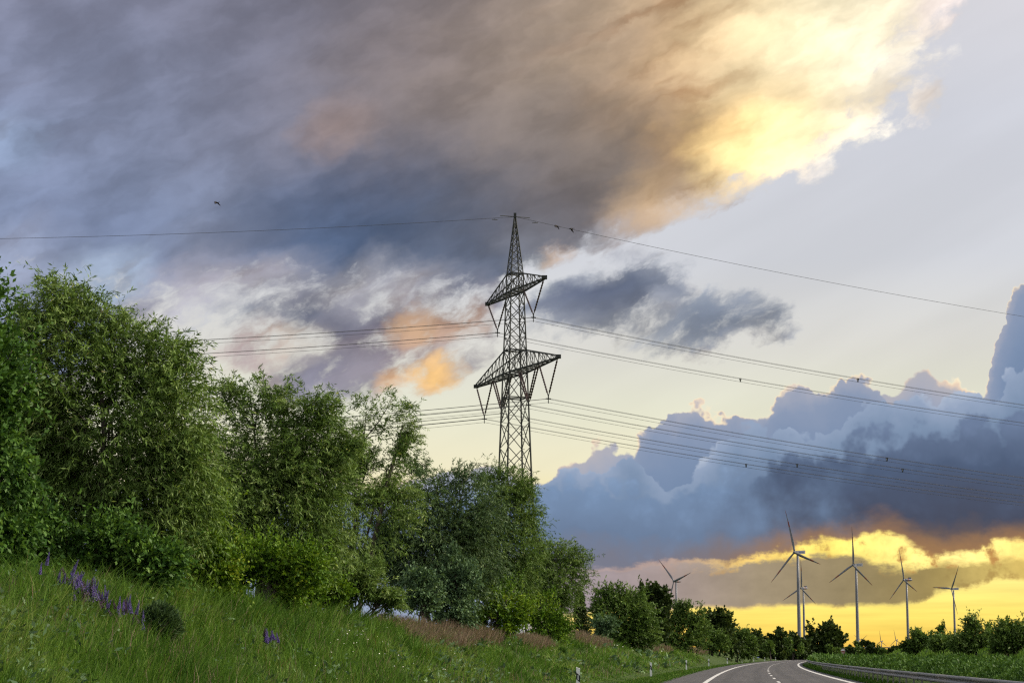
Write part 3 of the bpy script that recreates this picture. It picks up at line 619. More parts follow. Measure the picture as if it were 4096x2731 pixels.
# conifer
def pine(Y, x, ytop, ybot, hw, label):
    g = np.random.default_rng(31); bx_ = P(x, 1400, Y).x; bz = float(ground_z(bx_, Y)); foot = np.array([bx_, Y, bz])
    root = empty('pine_tree', tuple(foot)); tag(root, label, 'tree', T)
    h = P(x, ytop, Y).z - bz; w = hw * PX * Y; mb = MB(); mb.tube([(0, 0, -.1), (0.03, 0, h * .5), (0, 0, h)], [.10, .06, .015], 6)
    Bs, Ds = [], []
    for lv in np.linspace(.12, .97, 15):
        for k in range(7):
            a = g.uniform(0, 6.28); L = w * (1.12 - lv) ** .8 * g.uniform(.75, 1.1); d = np.array([math.cos(a), math.sin(a), .38])
            p = np.array([0, 0, h * lv]); e = p + d * L; mb.tube([p, p + d * L * .5, e + np.array([0, 0, .12])], [.02, .013, .006], 4, cap=False)
            m = 90; t = g.uniform(.15, 1.08, m)[:, None]; b = p + (e - p) * t; Bs.append(b); Ds.append(unit(d * .8 + g.normal(size=(m, 3)) * .6 + np.array([0, 0, .35])))
    B = np.concatenate(Bs); D = np.concatenate(Ds); n = len(B); L = g.uniform(.16, .32, n)
    co, q, t = leaves(B, D, L, L * .22, g); link('crown', mesh_np('crown', co, q, M['needle'], t), root); mb.build('trunk', M['bark'], root, True)
pine(166, 1332, 1362, 1440, 24, 'young dark pine standing in the gap after the rounded willow')
tree('willow_bush', 'big rounded willow bush to the right of the young pine', 'bush', 'bush', [(1395, 1395, 36, 36), (1430, 1382, 42, 32), (1462, 1410, 38, 46), (1420, 1430, 62, 40), (1465, 1446, 44, 34), (1430, 1462, 64, 20)], 196, 1430, 36000, 32, 2.6, group=T)
tree('dogwood_bush', 'small blue-green bush in front of the big rounded willow bush', 'bush', 'dogwood', [(1386, 1443, 24, 20)], 186, 1386, 3500, 33, 2.0, group=T)
tree('oak_tree', 'dark round-crowned tree in front of the single distant turbine with the tilted rotor', 'tree', 'oak', [(1488, 1372, 22, 20), (1515, 1368, 24, 18), (1505, 1395, 30, 22), (1500, 1420, 26, 20), (1503, 1445, 30, 18)], 275, 1503, 13000, 34, 3.0, group=T, clump=.8, stems=3)
tree('willow_bush', 'willow bush with light spiky top, right of the dark round tree', 'bush', 'bush', [(1545, 1412, 28, 26), (1580, 1410, 30, 24), (1560, 1440, 48, 34), (1595, 1450, 34, 30), (1565, 1470, 56, 20), (1530, 1462, 32, 20)], 300, 1565, 26000, 35, 3.4, group=T)
tree('oak_tree', 'open dark tree rising from the lower bushes before the yellow sky', 'tree', 'oak', [(1640, 1418, 24, 18), (1662, 1424, 22, 18), (1650, 1442, 32, 20), (1665, 1472, 36, 20)], 420, 1650, 10000, 36, 4.2, group=T, clump=.85, stems=3)
tree('willow_bush', 'low green bush at the foot of the open dark tree', 'bush', 'bush', [(1622, 1462, 26, 20), (1650, 1468, 28, 16), (1635, 1482, 38, 16)], 395, 1632, 11000, 37, 4.0, group=T)
tree('willow_bush', 'last green bush of the row before the distant dark trees', 'bush', 'bush', [(1690, 1452, 30, 20), (1708, 1466, 26, 16), (1675, 1474, 26, 13), (1708, 1488, 34, 15)], 430, 1690, 14000, 38, 4.2, group=T)
D_ = 'dark trees at the end of the road'
for (lb, bl, Y, bs, n, sd_) in [
    ('leftmost dark tree of the distant group at the road end', [(1735, 1462, 20, 18), (1722, 1478, 20, 13), (1738, 1494, 26, 13)], 600, 1732, 8000, 41),
    ('second dark tree of the distant group, with a light open top', [(1785, 1458, 20, 15), (1770, 1472, 24, 14), (1797, 1474, 18, 12), (1783, 1495, 32, 13)], 660, 1783, 8000, 42),
    ('dark tree directly below the nearest wind turbine tower', [(1822, 1468, 20, 14), (1838, 1476, 18, 14), (1812, 1482, 18, 10), (1832, 1496, 32, 12)], 700, 1826, 8000, 43),
    ('largest round dark tree of the distant group, right of the nearest turbine', [(1872, 1452, 22, 18), (1902, 1454, 24, 18), (1885, 1470, 36, 16), (1918, 1474, 20, 14), (1890, 1496, 44, 12)], 860, 1890, 15000, 44)]:
    tree('oak_tree', lb, 'tree', 'oak', bl, Y, bs, n, sd_, Y / 110, group=D_, clump=.8, stems=3)
for (lb, bl, Y, bs, n, sd_) in [
    ('small green bush before the second dark distant tree', [(1768, 1487, 14, 8)], 560, 1768, 2500, 51),
    ('sunlit yellowish bush below the nearest turbine tower', [(1815, 1480, 15, 12), (1830, 1489, 14, 7)], 640, 1818, 3000, 52),
    ('round green bush just left of the brown sign', [(1908, 1492, 10, 9), (1917, 1490, 9, 10)], 780, 1912, 2600, 53)]:
    tree('green_bush', lb, 'bush', 'bush', bl, Y, bs, n, sd_, Y / 95, group=D_)
# right-hand bank
B_ = 'bushes on the bank behind the guardrail'
tree('willow_bush', 'leftmost bush on the bank behind the guardrail', 'bush', 'bush', [(2102, 1470, 20, 15), (2130, 1472, 22, 15), (2112, 1486, 34, 11)], 165, 2115, 13000, 61, 2.2, group=B_, tmul=1.15)
tree('sapling_tree', 'slender sapling with open twigs between the bushes on the bank', 'tree', 'broad', [(2170, 1436, 11, 14), (2172, 1455, 16, 12), (2168, 1472, 14, 12)], 150, 2170, 1500, 62, 1.6, group=B_, airy=1, clump=1.0, stems=3, stem_r=.03, tmul=.6)
tree('willow_bush', 'bush at the foot of the slender sapling on the bank', 'bush', 'bush', [(2165, 1479, 24, 13), (2195, 1477, 24, 13), (2180, 1488, 38, 9)], 145, 2175, 11000, 63, 2.0, group=B_, tmul=1.2)
tree('willow_bush', 'tallest bush on the bank, with spiky shoots on top', 'bush', 'bush', [(2236, 1440, 14, 22), (2262, 1452, 20, 18), (2240, 1470, 34, 22), (2268, 1478, 26, 16), (2215, 1480, 24, 13), (2250, 1488, 48, 9)], 122, 2245, 20000, 64, 1.8, group=B_, tmul=1.2)
tree('willow_bush', 'rightmost bush on the bank, at the picture edge', 'bush', 'bush', [(2320, 1450, 24, 18), (2355, 1462, 30, 24), (2310, 1474, 26, 18), (2350, 1484, 40, 14), (2312, 1486, 34, 10)], 104, 2330, 21000, 65, 1.6, group=B_)

# hedge of low shrubs behind the guardrail
g = np.random.default_rng(71)
n_h = 90000
Yh = 1 / g.uniform(1 / 420, 1 / 42, n_h); bh = g.beta(1.3, 1.6, n_h) * 3.3 + .35
top = 1.22 + .20 * np.sin(Yh * .33) * np.sin(Yh * .11 + 2) + .16 * np.sin(Yh * .9 + bh * 2) + .05 * np.sin(Yh * 2.7)
top = top * (1 - .55 * ((bh - 1.9) / 1.9) ** 2)
hx, hy = off(Yh, R_RAIL + bh); hz = top * g.uniform(.25, 1.0, n_h) ** .45
Bv = np.stack([hx, hy, hz], -1); Dv = unit(g.normal(size=(n_h, 3)) * .7 + np.array([-.25, -.3, .55]))
Lh = np.maximum(.095, Yh * .0016) * g.uniform(.7, 1.3, n_h)
tt = .36 + .14 * np.sin(Yh * .7 + bh) + .1 * np.sin(Yh * .19) + g.normal(0, .15, n_h)
co, q_, t_ = leaves(Bv, Dv, Lh, Lh * .5, g, tint=tt)
hedge = empty('hedge', (float(off(60, R_RAIL + 2)[0]), 60, 0)); tag(hedge, 'low leafy hedge running along behind the steel guardrail', 'hedge')
ho = np.array(hedge.location); link('foliage', mesh_np('foliage', co - ho, q_, M['hedge'], t_), hedge)
# grass
def blades(n, Yf, rf, hf, wf, tintf, mat, name, label, cat, seed, lean=.45, zoff=0.0, per=1):
    g = np.random.default_rng(seed)
    if per > 1:                                   # blades spring in tufts and lean outwards
        nt = n // per; Yt = Yf(g, nt); rt = rf(g, nt, Yt); xt, yt = off(Yt, rt); k = np.repeat(np.arange(nt), per); n = len(k)
        sz = np.maximum(.10, Yt * .0022) * g.uniform(.5, 1.5, nt); dx, dy = g.normal(0, 1, n) * sz[k], g.normal(0, 1, n) * sz[k]
        x, y = xt[k] + dx, yt[k] + dy * 1.6; Y = y; r = rel(x, y); th = g.uniform(.55, 1.45, nt)[k]; tt_ = g.normal(0, .17, nt)[k]
    else:
        Y = Yf(g, n); r = rf(g, n, Y); x, y = off(Y, r); dx = dy = np.zeros(n); th = 1.0; tt_ = 0.0
    z = ground_z(x, y) + zoff
    h = hf(g, n, Y, r, x, y) * th; w = wf(g, n, Y)
    a = g.uniform(0, 6.283, n); ln = lean * g.uniform(.2, 1.0, n)
    b = np.stack([x, y, z - .02], -1); d = np.stack([np.cos(a) * ln + .10 + np.clip(dx * 2.0, -.5, .5), np.sin(a) * ln * .6 + np.clip(dy, -.4, .4), np.ones(n)], -1)
    fa = g.uniform(-.9, .9, n); sd = np.stack([np.cos(fa), np.sin(fa), np.zeros(n)], -1) * w[:, None] * .5
    m = b + d * (h * .55)[:, None]; d2 = d.copy(); d2[:, 2] *= .75; d2[:, :2] *= 2.0
    tp = m + d2 * (h * .45)[:, None]
    co = np.stack([b - sd, b + sd, m + sd * .75, m - sd * .75, tp], 1).reshape(-1, 3)
    i = np.arange(n) * 5
    q = np.concatenate([np.stack([i, i + 1, i + 2], -1), np.stack([i, i + 2, i + 3], -1), np.stack([i + 3, i + 2, i + 4], -1)])
    t = np.clip(tintf(g, n, Y, r, x, y) + tt_, 0, .9); t = np.where(g.random(n) < .012, 1.0, t); t = np.concatenate([t, t, np.clip(t + .05, 0, 1)])
    o = link(name, mesh_np(name, co, q, mat, t)); tag(o, label, cat, kind='stuff'); return o
def persp(a, b, p=1.0): return lambda g, n: 1 / g.uniform(1 / b, 1 / a, n) if p == 1 else g.uniform(a, b, n)
def patch(x, y): return np.sin(x * .55 + y * .21) * np.sin(y * .17 - x * .33 + 1) + .6 * np.sin(x * 1.7 + y * .6) * np.sin(y * .53 + 2)
def tuft(x, y): return np.clip(.5 + .5 * np.sin(x * 3.1 + 2 * np.sin(y * 1.1)) * np.sin(y * 1.9 + 1.7 * np.sin(x * 1.3)), 0, 1)
blades(260000, persp(19, 330), lambda g, n, Y: -g.uniform(.1, 9.0, n) ** 1.0 + .6,
       lambda g, n, Y, r, x, y: (.06 + .33 * sstep(-r, .9, 2.6)) * (.55 + .75 * tuft(x, y)) * g.uniform(.6, 1.35, n), lambda g, n, Y: np.maximum(.011, Y * .00030),
       lambda g, n, Y, r, x, y: .46 + .24 * patch(x, y) + .12 * (tuft(x, y) - .5) + g.normal(0, .12, n), M['grass'], 'grass',
       'long green meadow grass covering the embankment slope', 'grass', 81, lean=.35, per=14)
blades(26000, persp(40, 500), lambda g, n, Y: g.uniform(-.2, 2.25, n), lambda g, n, Y, r, x, y: 0.07 * g.uniform(.5, 1.6, n) + .02, lambda g, n, Y: np.maximum(.012, Y * .00035),
       lambda g, n, Y, r, x, y: .22 + g.normal(0, .16, n) + .55 * (g.random(n) < .06), M['grass'], 'grass', 'short dull grass along the road shoulder', 'grass', 82)
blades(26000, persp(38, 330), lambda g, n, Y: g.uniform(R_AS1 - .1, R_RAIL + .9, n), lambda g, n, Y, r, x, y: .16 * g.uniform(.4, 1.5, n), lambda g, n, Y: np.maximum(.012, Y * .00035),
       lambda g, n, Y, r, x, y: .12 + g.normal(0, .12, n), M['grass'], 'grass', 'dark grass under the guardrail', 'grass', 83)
blades(50000, persp(70, 420), lambda g, n, Y: R_RAIL + 4.2 + g.uniform(0, 1, n) ** 1.3 * 16, lambda g, n, Y, r, x, y: .30 * g.uniform(.5, 1.4, n), lambda g, n, Y: np.maximum(.015, Y * .0004),
       lambda g, n, Y, r, x, y: .56 + .1 * patch(x, y) + g.normal(0, .10, n), M['grass'], 'grass', 'green grass on the bank behind the hedge', 'grass', 84)
blades(24000, persp(30, 420), lambda g, n, Y: -g.uniform(5.0, 8.2, n), lambda g, n, Y, r, x, y: .62 * g.uniform(.5, 1.25, n), lambda g, n, Y: np.maximum(.013, Y * .0003),
       lambda g, n, Y, r, x, y: .40 + .15 * patch(x, y) + g.normal(0, .14, n), M['grass'], 'grass', 'tall grass fringe at the foot of the bushes', 'grass', 87, per=12)
def dry_rows(g, n, Y): return -(4.9 + g.uniform(0, 2.2, n))
def dry_y(g, n):
    c = g.choice([0, 1, 2, 3, 4], n, p=[.46, .16, .14, .12, .12]); lo = np.array([70, 112, 148, 215, 310])[c]; hi = np.array([98, 126, 178, 285, 400])[c]
    return g.uniform(lo, hi)
blades(26000, dry_y, dry_rows, lambda g, n, Y, r, x, y: .85 * g.uniform(.5, 1.2, n), lambda g, n, Y: np.maximum(.014, Y * .00032), lambda g, n, Y, r, x, y: g.normal(.45, .2, n), M['dry'], 'dry_grass',
       'brown dry reed grass along the crest of the embankment', 'grass', 85, lean=.25)
blades(1800, persp(30, 330), lambda g, n, Y: -g.uniform(1.2, 8.0, n), lambda g, n, Y, r, x, y: .62 * g.uniform(.7, 1.25, n), lambda g, n, Y: np.maximum(.010, Y * .00022), lambda g, n, Y, r, x, y: g.normal(.6, .2, n), M['dry'], 'seed_stalks',
       'thin pale seed stalks standing in the meadow grass', 'grass', 86, lean=.3)

# ================================================================ lattice pylon
PY = 242.0
U = Vector((math.cos(R(69.5)), -math.sin(R(69.5)), 0))       # along the crossarms (towards the viewer)
V = Vector((-U.y, U.x, 0))                                     # along the line
pc0 = P(1183, 1000, PY); PXc, PYc = pc0.x, PY
pz = float(ground_z(PXc, PYc))
def zat(y): return P(1183, y, PY).z - pz
Z_TOP, Z_U1, Z_U0, Z_L1, Z_L0, Z_W = zat(498), zat(629), zat(671), zat(805), zat(857), zat(914)
def half(z):                                                   # half side of the square shaft
    pts = [(0, 2.3), (zat(1083), 1.49), (Z_L0, 1.13), (Z_U1, .76), (Z_TOP, .07)]
    for (a, wa), (b, wb) in zip(pts, pts[1:]):
        if z <= b: return wa + (wb - wa) * (z - a) / (b - a)
    return .07
def corner(i, z):
    sx, sy = ((-1, -1), (1, -1), (1, 1), (-1, 1))[i]; h = half(z); return U * (sx * h) + V * (sy * h) + Vector((0, 0, z))
pylon = empty('lattice_pylon', (PXc, PYc, pz)); tag(pylon, 'dark steel lattice pylon with two crossarms carrying the power lines', 'pylon')
unit_bar = MB().box((0, 0, .5), (.5, .5, .5)).mesh('brace', M['steel_dark'])
def bar_obj(name, a, b, w, parent, base=Vector((0, 0, 0))):
    a, b = Vector(a), Vector(b); d = b - a
    o = link(name, unit_bar, parent)
    o.matrix_local = Matrix.LocRotScale(a, d.to_track_quat('Z', 'Y'), Vector((w, w, d.length))); return o
for i in range(4):
    mb = MB(); zs = [-.3, zat(1083), Z_L0, Z_U1, Z_TOP]
    for a, b in zip(zs, zs[1:]):
        wa = .21 - .12 * max(a, 0) / Z_TOP; wb = .21 - .12 * b / Z_TOP; mb.bar(corner(i, a), corner(i, b), wa, 0, wb)
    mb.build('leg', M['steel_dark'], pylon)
levels = [0.0]
for stop in (Z_W, Z_L0, Z_L1, Z_U0, Z_U1, Z_TOP - .8):
    a = levels[-1]; w = half((a + stop) / 2) * 2; n = max(1, round((stop - a) / (max(w, .55) * .88)))
    levels += [a + (stop - a) * k / n for k in range(1, n + 1)]
for k, (a, b) in enumerate(zip(levels, levels[1:])):
    wd = .08 if b < Z_U1 else .06
    for i in range(4):
        j = (i + 1) % 4
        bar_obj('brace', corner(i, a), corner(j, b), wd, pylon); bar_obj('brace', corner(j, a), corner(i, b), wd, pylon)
for z in (Z_W, Z_L0, Z_L1, Z_U0, Z_U1):
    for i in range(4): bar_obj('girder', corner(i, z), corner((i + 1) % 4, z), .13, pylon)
    bar_obj('girder', corner(0, z), corner(2, z), .1, pylon)
cap = MB(); cap.box((0, 0, Z_TOP + .15), (.16, .16, .3)); cap.bar(V * -1.9 + Vector((0, 0, Z_TOP)), V * 1.9 + Vector((0, 0, Z_TOP)), .07); cap.build('peak_cap', M['steel_dark'], pylon)
lad = MB()
for z in np.arange(3, Z_U1, .9): lad.bar(corner(3, z) + V * .05, corner(3, z) + V * .35, .05)
o = lad.build('step_bolts', M['steel_dark'], pylon); tag(o, kind='stuff')
def crossarm(Lh, z0, z1, lab, npan):
    arm = None
    for s in (-1, 1):
        tip = U * (s * Lh) + Vector((0, 0, z0)); h0, h1 = half(z0), half(z1)
        bo = [U * (s * h0) + V * (k * h0) + Vector((0, 0, z0)) for k in (-1, 1)]; to = [U * (s * h1) + V * (k * h1) + Vector((0, 0, z1)) for k in (-1, 1)]
        tb = [tip + V * (k * .14) for k in (-1, 1)]; tt_ = [tip + V * (k * .12) + Vector((0, 0, .25)) for k in (-1, 1)]
        mb = MB()
        for k in (0, 1): mb.bar(bo[k], tb[k], .17, 0, .13); mb.bar(to[k], tt_[k], .12, 0, .10)
        mb.box((tip.x, tip.y, tip.z + .12), (.3, .3, .2))
        arm = mb.build('crossarm', M['steel_dark'], pylon)
        def L_(a, b, t): return a + (b - a) * t
        for n in range(npan):
            t0, t1 = n / npan, (n + 1) / npan
            bar_obj('brace', L_(bo[0], tb[0], t0), L_(bo[1], tb[1], t1), .07, arm); bar_obj('brace', L_(bo[1], tb[1], t0), L_(bo[0], tb[0], t1), .07, arm)
            bar_obj('brace', L_(bo[0], tb[0], t1), L_(bo[1], tb[1], t1), .07, arm)
            for k in (0, 1):
                bar_obj('brace', L_(bo[k], tb[k], t1), L_(to[k], tt_[k], t1), .06, arm)
                bar_obj('brace', L_(bo[k], tb[k], t1), L_(to[k], tt_[k], t0), .06, arm)
crossarm(9.7, Z_U0, Z_U1, 'upper', 6); crossarm(13.9, Z_L0, Z_L1, 'lower', 8)
# insulator strings: V pairs; each one lathe-turned with sheds and arcing rings
def insulator(a, b):
    a, b = Vector(a), Vector(b); mb = MB(); n = 26; pts, rad = [], []
    for k in range(n + 1):
        t = k / n; pts.append(a.lerp(b, t)); rad.append(.05 if t < .05 or t > .95 else (.12 if k % 2 else .07))
    mb.tube(pts, rad, 8); mb.build('insulator_string', M['insulator'], pylon)
yokes = []
def vstring(s, u_in, u_out, z, drop, dbl=False):
    um = (u_in + u_out) / 2; yk = U * (s * um) + Vector((0, 0, z - drop))
    for k in ((-.16, .16) if dbl else (0,)):
        for uu in (u_in, u_out): insulator(U * (s * uu) + V * k + Vector((0, 0, z)), yk + V * k * .6 + U * (s * .12 * (1 if uu == u_out else -1)))
    mb = MB(); mb.bar(yk + Vector((0, 0, .1)), yk - Vector((0, 0, .45)), .14); mb.bar(yk - V * .3 - Vector((0, 0, .42)), yk + V * .3 - Vector((0, 0, .42)), .12)
    mb.bar(yk - U * .25 - Vector((0, 0, .42)), yk + U * .25 - Vector((0, 0, .42)), .10); mb.bar(yk - Vector((0, 0, .4)), yk - Vector((0, 0, .95)), .09)
    mb.build('clamp', M['steel_dark'], pylon); yokes.append((s, yk - Vector((0, 0, .42))))
for s in (1, -1): vstring(s, 2.7, 9.5, Z_U0, 3.6)
for s in (1, -1): vstring(s, 7.9, 13.7, Z_L0, 3.9)
for s in (1, -1): vstring(s, 1.5, 7.4, Z_L0, 3.9, True)

# conductors: bundles of three, hanging from the clamps, spans of 350 m either way
SPAN, SAG = 350.0, 12.0
W0 = Vector((PXc, PYc, pz))
def sagpt(p, t, sag=SAG):
    s = abs(t) / SPAN; return W0 + p + V * t - Vector((0, 0, 4 * sag * s * (1 - s)))
def wire_mesh(p, ta, tb, r, name, parent, sag=SAG):
    ts_ = [ta + (tb - ta) * k / 56 for k in range(57)] + [0.0]; ts_ = sorted(set(ts_))
    mb = MB(); mb.tube([sagpt(p, t, sag) - Vector(parent.location) if parent else sagpt(p, t, sag) for t in ts_], r, 5); return mb.build(name, M['wire'], parent)
names = ['nearer end of the upper crossarm', 'farther end of the upper crossarm', 'nearer end of the lower crossarm', 'farther end of the lower crossarm',
         'nearer inner clamp of the lower crossarm', 'farther inner clamp of the lower crossarm']
spac = [(-46, 43, 128), (-56, 33, 120), (-70, 44, 118), (-62, 36, 112), (-58, 50, 130), (-66, 40, 124)]
for (s, yk), nm, sp in zip(yokes, names, spac):
    bun = empty('conductor_bundle', tuple(W0 + yk)); tag(bun, 'triple power cable hung from the ' + nm, 'power line', 'power cables of the pylon')
    offs = [U * -.2, U * .2, Vector((0, 0, -.42))]
    for o_ in offs: wire_mesh(yk + o_, -175, 175, .019, 'cable', bun)
    for t in sp:
        mb = MB(); q3 = [sagpt(yk + o_, t) - Vector(bun.location) for o_ in offs]
        for a, b in ((0, 1), (1, 2), (2, 0)): mb.bar(q3[a], q3[b], .075)
        mb.build('spacer', M['steel_dark'], bun)
ew = empty('earth_wire', tuple(W0 + Vector((0, 0, Z_TOP)))); tag(ew, 'single earth wire strung over the top of the pylon', 'power line')
wire_mesh(Vector((0, 0, Z_TOP)), -175, 175, .023, 'cable', ew, 12.3)
for t in (-2.6, 2.6):
    mb = MB(); c = sagpt(Vector((0, 0, Z_TOP)), t, 12.3) - Vector(ew.location); mb.bar(c - V * .35 - Vector((0, 0, .18)), c + V * .35 - Vector((0, 0, .18)), .07); mb.bar(c, c - Vector((0, 0, .18)), .05); mb.build('vibration_damper', M['steel_dark'], ew)

# ================================================================ wind turbines
def blade_mesh(L, seg0, seg1, mat, nm, fat=1.0):
    """blade along +Z; chord along X, thickness along Y"""
    mb = MB(); N_ = 14; prof = [(-.30, 0), (-.12, .5), (.15, .42), (.70, 0), (.15, -.30), (-.12, -.38)]
    rings = []
    for k in range(N_ + 1):
        t = seg0 + (seg1 - seg0) * k / N_
        t = min(t, 1.0); ch = L * (.045 if t < .05 else .045 + (.070 - .045) * min((t - .05) / .15, 1) if t < .2 else .062 * (1 - (t - .2) / .8) ** .85 + .008) * fat
        th = L * max(.042 * max(1 - t, 0.0) ** 1.6, .004) * fat; tw_ = R(22) * max(1 - t, 0.0) ** 2; b = .035 * L * t * t
        rings.append([(x * ch * math.cos(tw_) - y * th * math.sin(tw_), x * ch * math.sin(tw_) + y * th * math.cos(tw_) - b, t * L) for x, y in prof])
    n = len(prof); vs = [v for r_ in rings for v in r_]
    fs = [(i * n + k, i * n + (k + 1) % n, (i + 1) * n + (k + 1) % n, (i + 1) * n + k) for i in range(N_) for k in range(n)] + [tuple(range(n - 1, -1, -1)), tuple(N_ * n + k for k in range(n))]
    mb.raw(vs, fs); return mb.mesh(nm, mat, True)
BL = 41.0
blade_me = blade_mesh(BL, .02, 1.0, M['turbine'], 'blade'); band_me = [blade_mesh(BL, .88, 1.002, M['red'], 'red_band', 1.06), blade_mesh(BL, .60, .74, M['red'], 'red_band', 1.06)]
tw_m = {}
def turbine(x, yhub, Y, hub, phi0, label, boxy=True, yaw=R(56), detail=True):
    c = P(x, yhub, Y); root = empty('wind_turbine', (c.x, Y, c.z - hub)); tag(root, label, 'wind turbine', 'wind turbines')
    if hub not in tw_m:
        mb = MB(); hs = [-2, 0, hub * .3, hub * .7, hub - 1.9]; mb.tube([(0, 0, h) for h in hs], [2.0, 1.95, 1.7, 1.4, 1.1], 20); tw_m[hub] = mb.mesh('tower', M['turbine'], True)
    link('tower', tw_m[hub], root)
    head = Matrix.Translation((0, 0, hub)) @ Matrix.Rotation(yaw, 4, 'Z')        # local -Y = rotor side
    mb = MB()
    if boxy:
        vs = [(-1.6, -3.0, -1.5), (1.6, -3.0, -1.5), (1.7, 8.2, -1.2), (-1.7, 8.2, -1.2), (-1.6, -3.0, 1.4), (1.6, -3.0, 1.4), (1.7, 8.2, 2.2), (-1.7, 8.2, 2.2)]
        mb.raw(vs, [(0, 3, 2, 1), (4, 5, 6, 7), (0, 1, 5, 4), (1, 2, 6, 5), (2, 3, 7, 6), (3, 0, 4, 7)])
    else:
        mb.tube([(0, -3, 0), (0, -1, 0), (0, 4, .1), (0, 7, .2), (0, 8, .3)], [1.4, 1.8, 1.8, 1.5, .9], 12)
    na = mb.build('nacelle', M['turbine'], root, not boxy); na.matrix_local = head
    mb = MB()
    if boxy:
        for sx in (-1.72, 1.72): mb.box((sx, 3.4, .4), (.06, 3.2, .55))
        p_ = mb.build('side_panel', M['navy'], na)
        mb = MB(); mb.bar((-.8, 6.5, 2), (-.8, 6.5, 4.6), .12); mb.bar((.8, 7.2, 2), (.8, 7.2, 4.9), .12); mb.build('weather_mast', M['steel_dark'], na)
    else:
        mb.box((0, 4.6, 2.4), (1.3, 1.4, .9)); mb.build('cooler', M['navy'], na)
        mb = MB(); mb.tube([(0, 1.4, .06), (0, 6.0, .16)], [1.86, 1.62], 12, cap=False); mb.build('red_band', M['red'], na)
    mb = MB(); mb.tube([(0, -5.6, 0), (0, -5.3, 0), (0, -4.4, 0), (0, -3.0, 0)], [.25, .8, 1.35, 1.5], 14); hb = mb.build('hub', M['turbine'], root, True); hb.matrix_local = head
    for k in range(3):
        # seen from the front of the picture, phi grows clockwise from straight up
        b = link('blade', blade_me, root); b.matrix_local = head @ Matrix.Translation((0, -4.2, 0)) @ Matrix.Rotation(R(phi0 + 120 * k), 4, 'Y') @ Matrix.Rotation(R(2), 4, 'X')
        for bm in band_me if detail else (): link('red_band', bm, b)
    return root
YAW = R(-56)
def Yhub(y, hub=98.0): return hub_solve(y, hub)
def hub_solve(y, hub):
    d = ray(1176, y); return (hub - EYE) * d.y / d.z
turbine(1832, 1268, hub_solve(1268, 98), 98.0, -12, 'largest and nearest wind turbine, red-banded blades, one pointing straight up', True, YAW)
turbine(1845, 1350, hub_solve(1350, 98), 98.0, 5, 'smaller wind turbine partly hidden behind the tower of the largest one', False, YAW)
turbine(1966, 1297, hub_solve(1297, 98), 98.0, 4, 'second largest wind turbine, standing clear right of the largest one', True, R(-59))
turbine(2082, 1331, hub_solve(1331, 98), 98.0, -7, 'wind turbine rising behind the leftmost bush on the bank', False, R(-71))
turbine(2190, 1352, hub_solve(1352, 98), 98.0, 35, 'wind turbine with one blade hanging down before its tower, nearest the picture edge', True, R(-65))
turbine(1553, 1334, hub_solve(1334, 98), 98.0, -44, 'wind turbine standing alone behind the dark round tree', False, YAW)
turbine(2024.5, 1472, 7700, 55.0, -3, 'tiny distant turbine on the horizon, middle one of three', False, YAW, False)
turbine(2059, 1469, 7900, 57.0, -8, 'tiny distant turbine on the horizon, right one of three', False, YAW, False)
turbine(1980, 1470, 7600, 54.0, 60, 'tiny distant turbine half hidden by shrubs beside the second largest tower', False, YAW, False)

# ================================================================ along the road
def delineator(x, label):
    ys_ = np.linspace(60, 1200, 4000); f_ = road_x(ys_) / ys_ - (x - 2048) / F; Y = float(ys_[np.argmin(np.abs(f_))])
    root = empty('marker_post', (float(road_x(Y)), Y, -.02), -math.atan(float(road_m(Y)))); tag(root, label, 'marker post', 'white marker posts along the road')
    w, d = .075, .055
    def prism(z0, z1, s0=0.0, s1=0.0, k=1.0):
        pr = [(-w * k, -d * k), (w * k, -d * k), (w * .55 * k, d * k), (-w * .55 * k, d * k)]
        vs = [(a, b, z0 + s0 * a) for a, b in pr] + [(a, b, z1 + s1 * a) for a, b in pr]
        return MB().raw(vs, [(3, 2, 1, 0), (4, 5, 6, 7), (0, 1, 5, 4), (1, 2, 6, 5), (2, 3, 7, 6), (3, 0, 4, 7)])
    prism(-.1, 1.0, 0, -.45).build('body', M['white'], root)
    prism(.50, .76, -.9, -.9, 1.04).build('black_band', M['black'], root)
    MB().box((0, -d - .008, .63), (.022, .006, .085)).build('reflector', M['refl'], root)
    return root
ords = ['nearest white marker post, cut off by the lower picture edge'] + [o_ + ' white marker post along the road, counted from the nearest' for o_ in
        ('second', 'third', 'fourth', 'fifth', 'sixth', 'seventh', 'eighth', 'ninth', 'tenth', 'eleventh', 'twelfth')] + ['farthest white marker post along the road']
for x, lb in zip([2310, 2597, 2737, 2826, 2899, 2958, 3004, 3047, 3090, 3131, 3168, 3205, 3241], ords): delineator(x, lb)

# guardrail: W-beam sections on posts
WB = [(-.010, .155), (.045, .150), (.082, .115), (.082, .075), (.045, .030), (.010, .012), (.010, -.012), (.045, -.030), (.082, -.075), (.082, -.115), (.045, -.150), (-.010, -.155)]
def rail_run(root, Ya, Yb, r, zc, name, mat, step):
    yy = np.concatenate([np.arange(Ya, Yb - 1e-3, step), [Yb]]); vs, fs = [], []; n = len(WB) * 2
    prof = [(-a, b) for a, b in WB] + [(-a + .012, b) for a, b in reversed(WB)]
    for Y in yy:
        for a, b in prof:
            x_, y_ = off(Y, r + a); vs.append(Vector((float(x_), float(y_), zc + b)) - root.location)
    for i in range(len(yy) - 1):
        for k in range(n): k2 = (k + 1) % n; fs.append((i * n + k, i * n + k2, (i + 1) * n + k2, (i + 1) * n + k))
    fs += [tuple(range(n - 1, -1, -1)), tuple((len(yy) - 1) * n + k for k in range(n))]
    return MB().raw(vs, fs).build(name, mat, root)
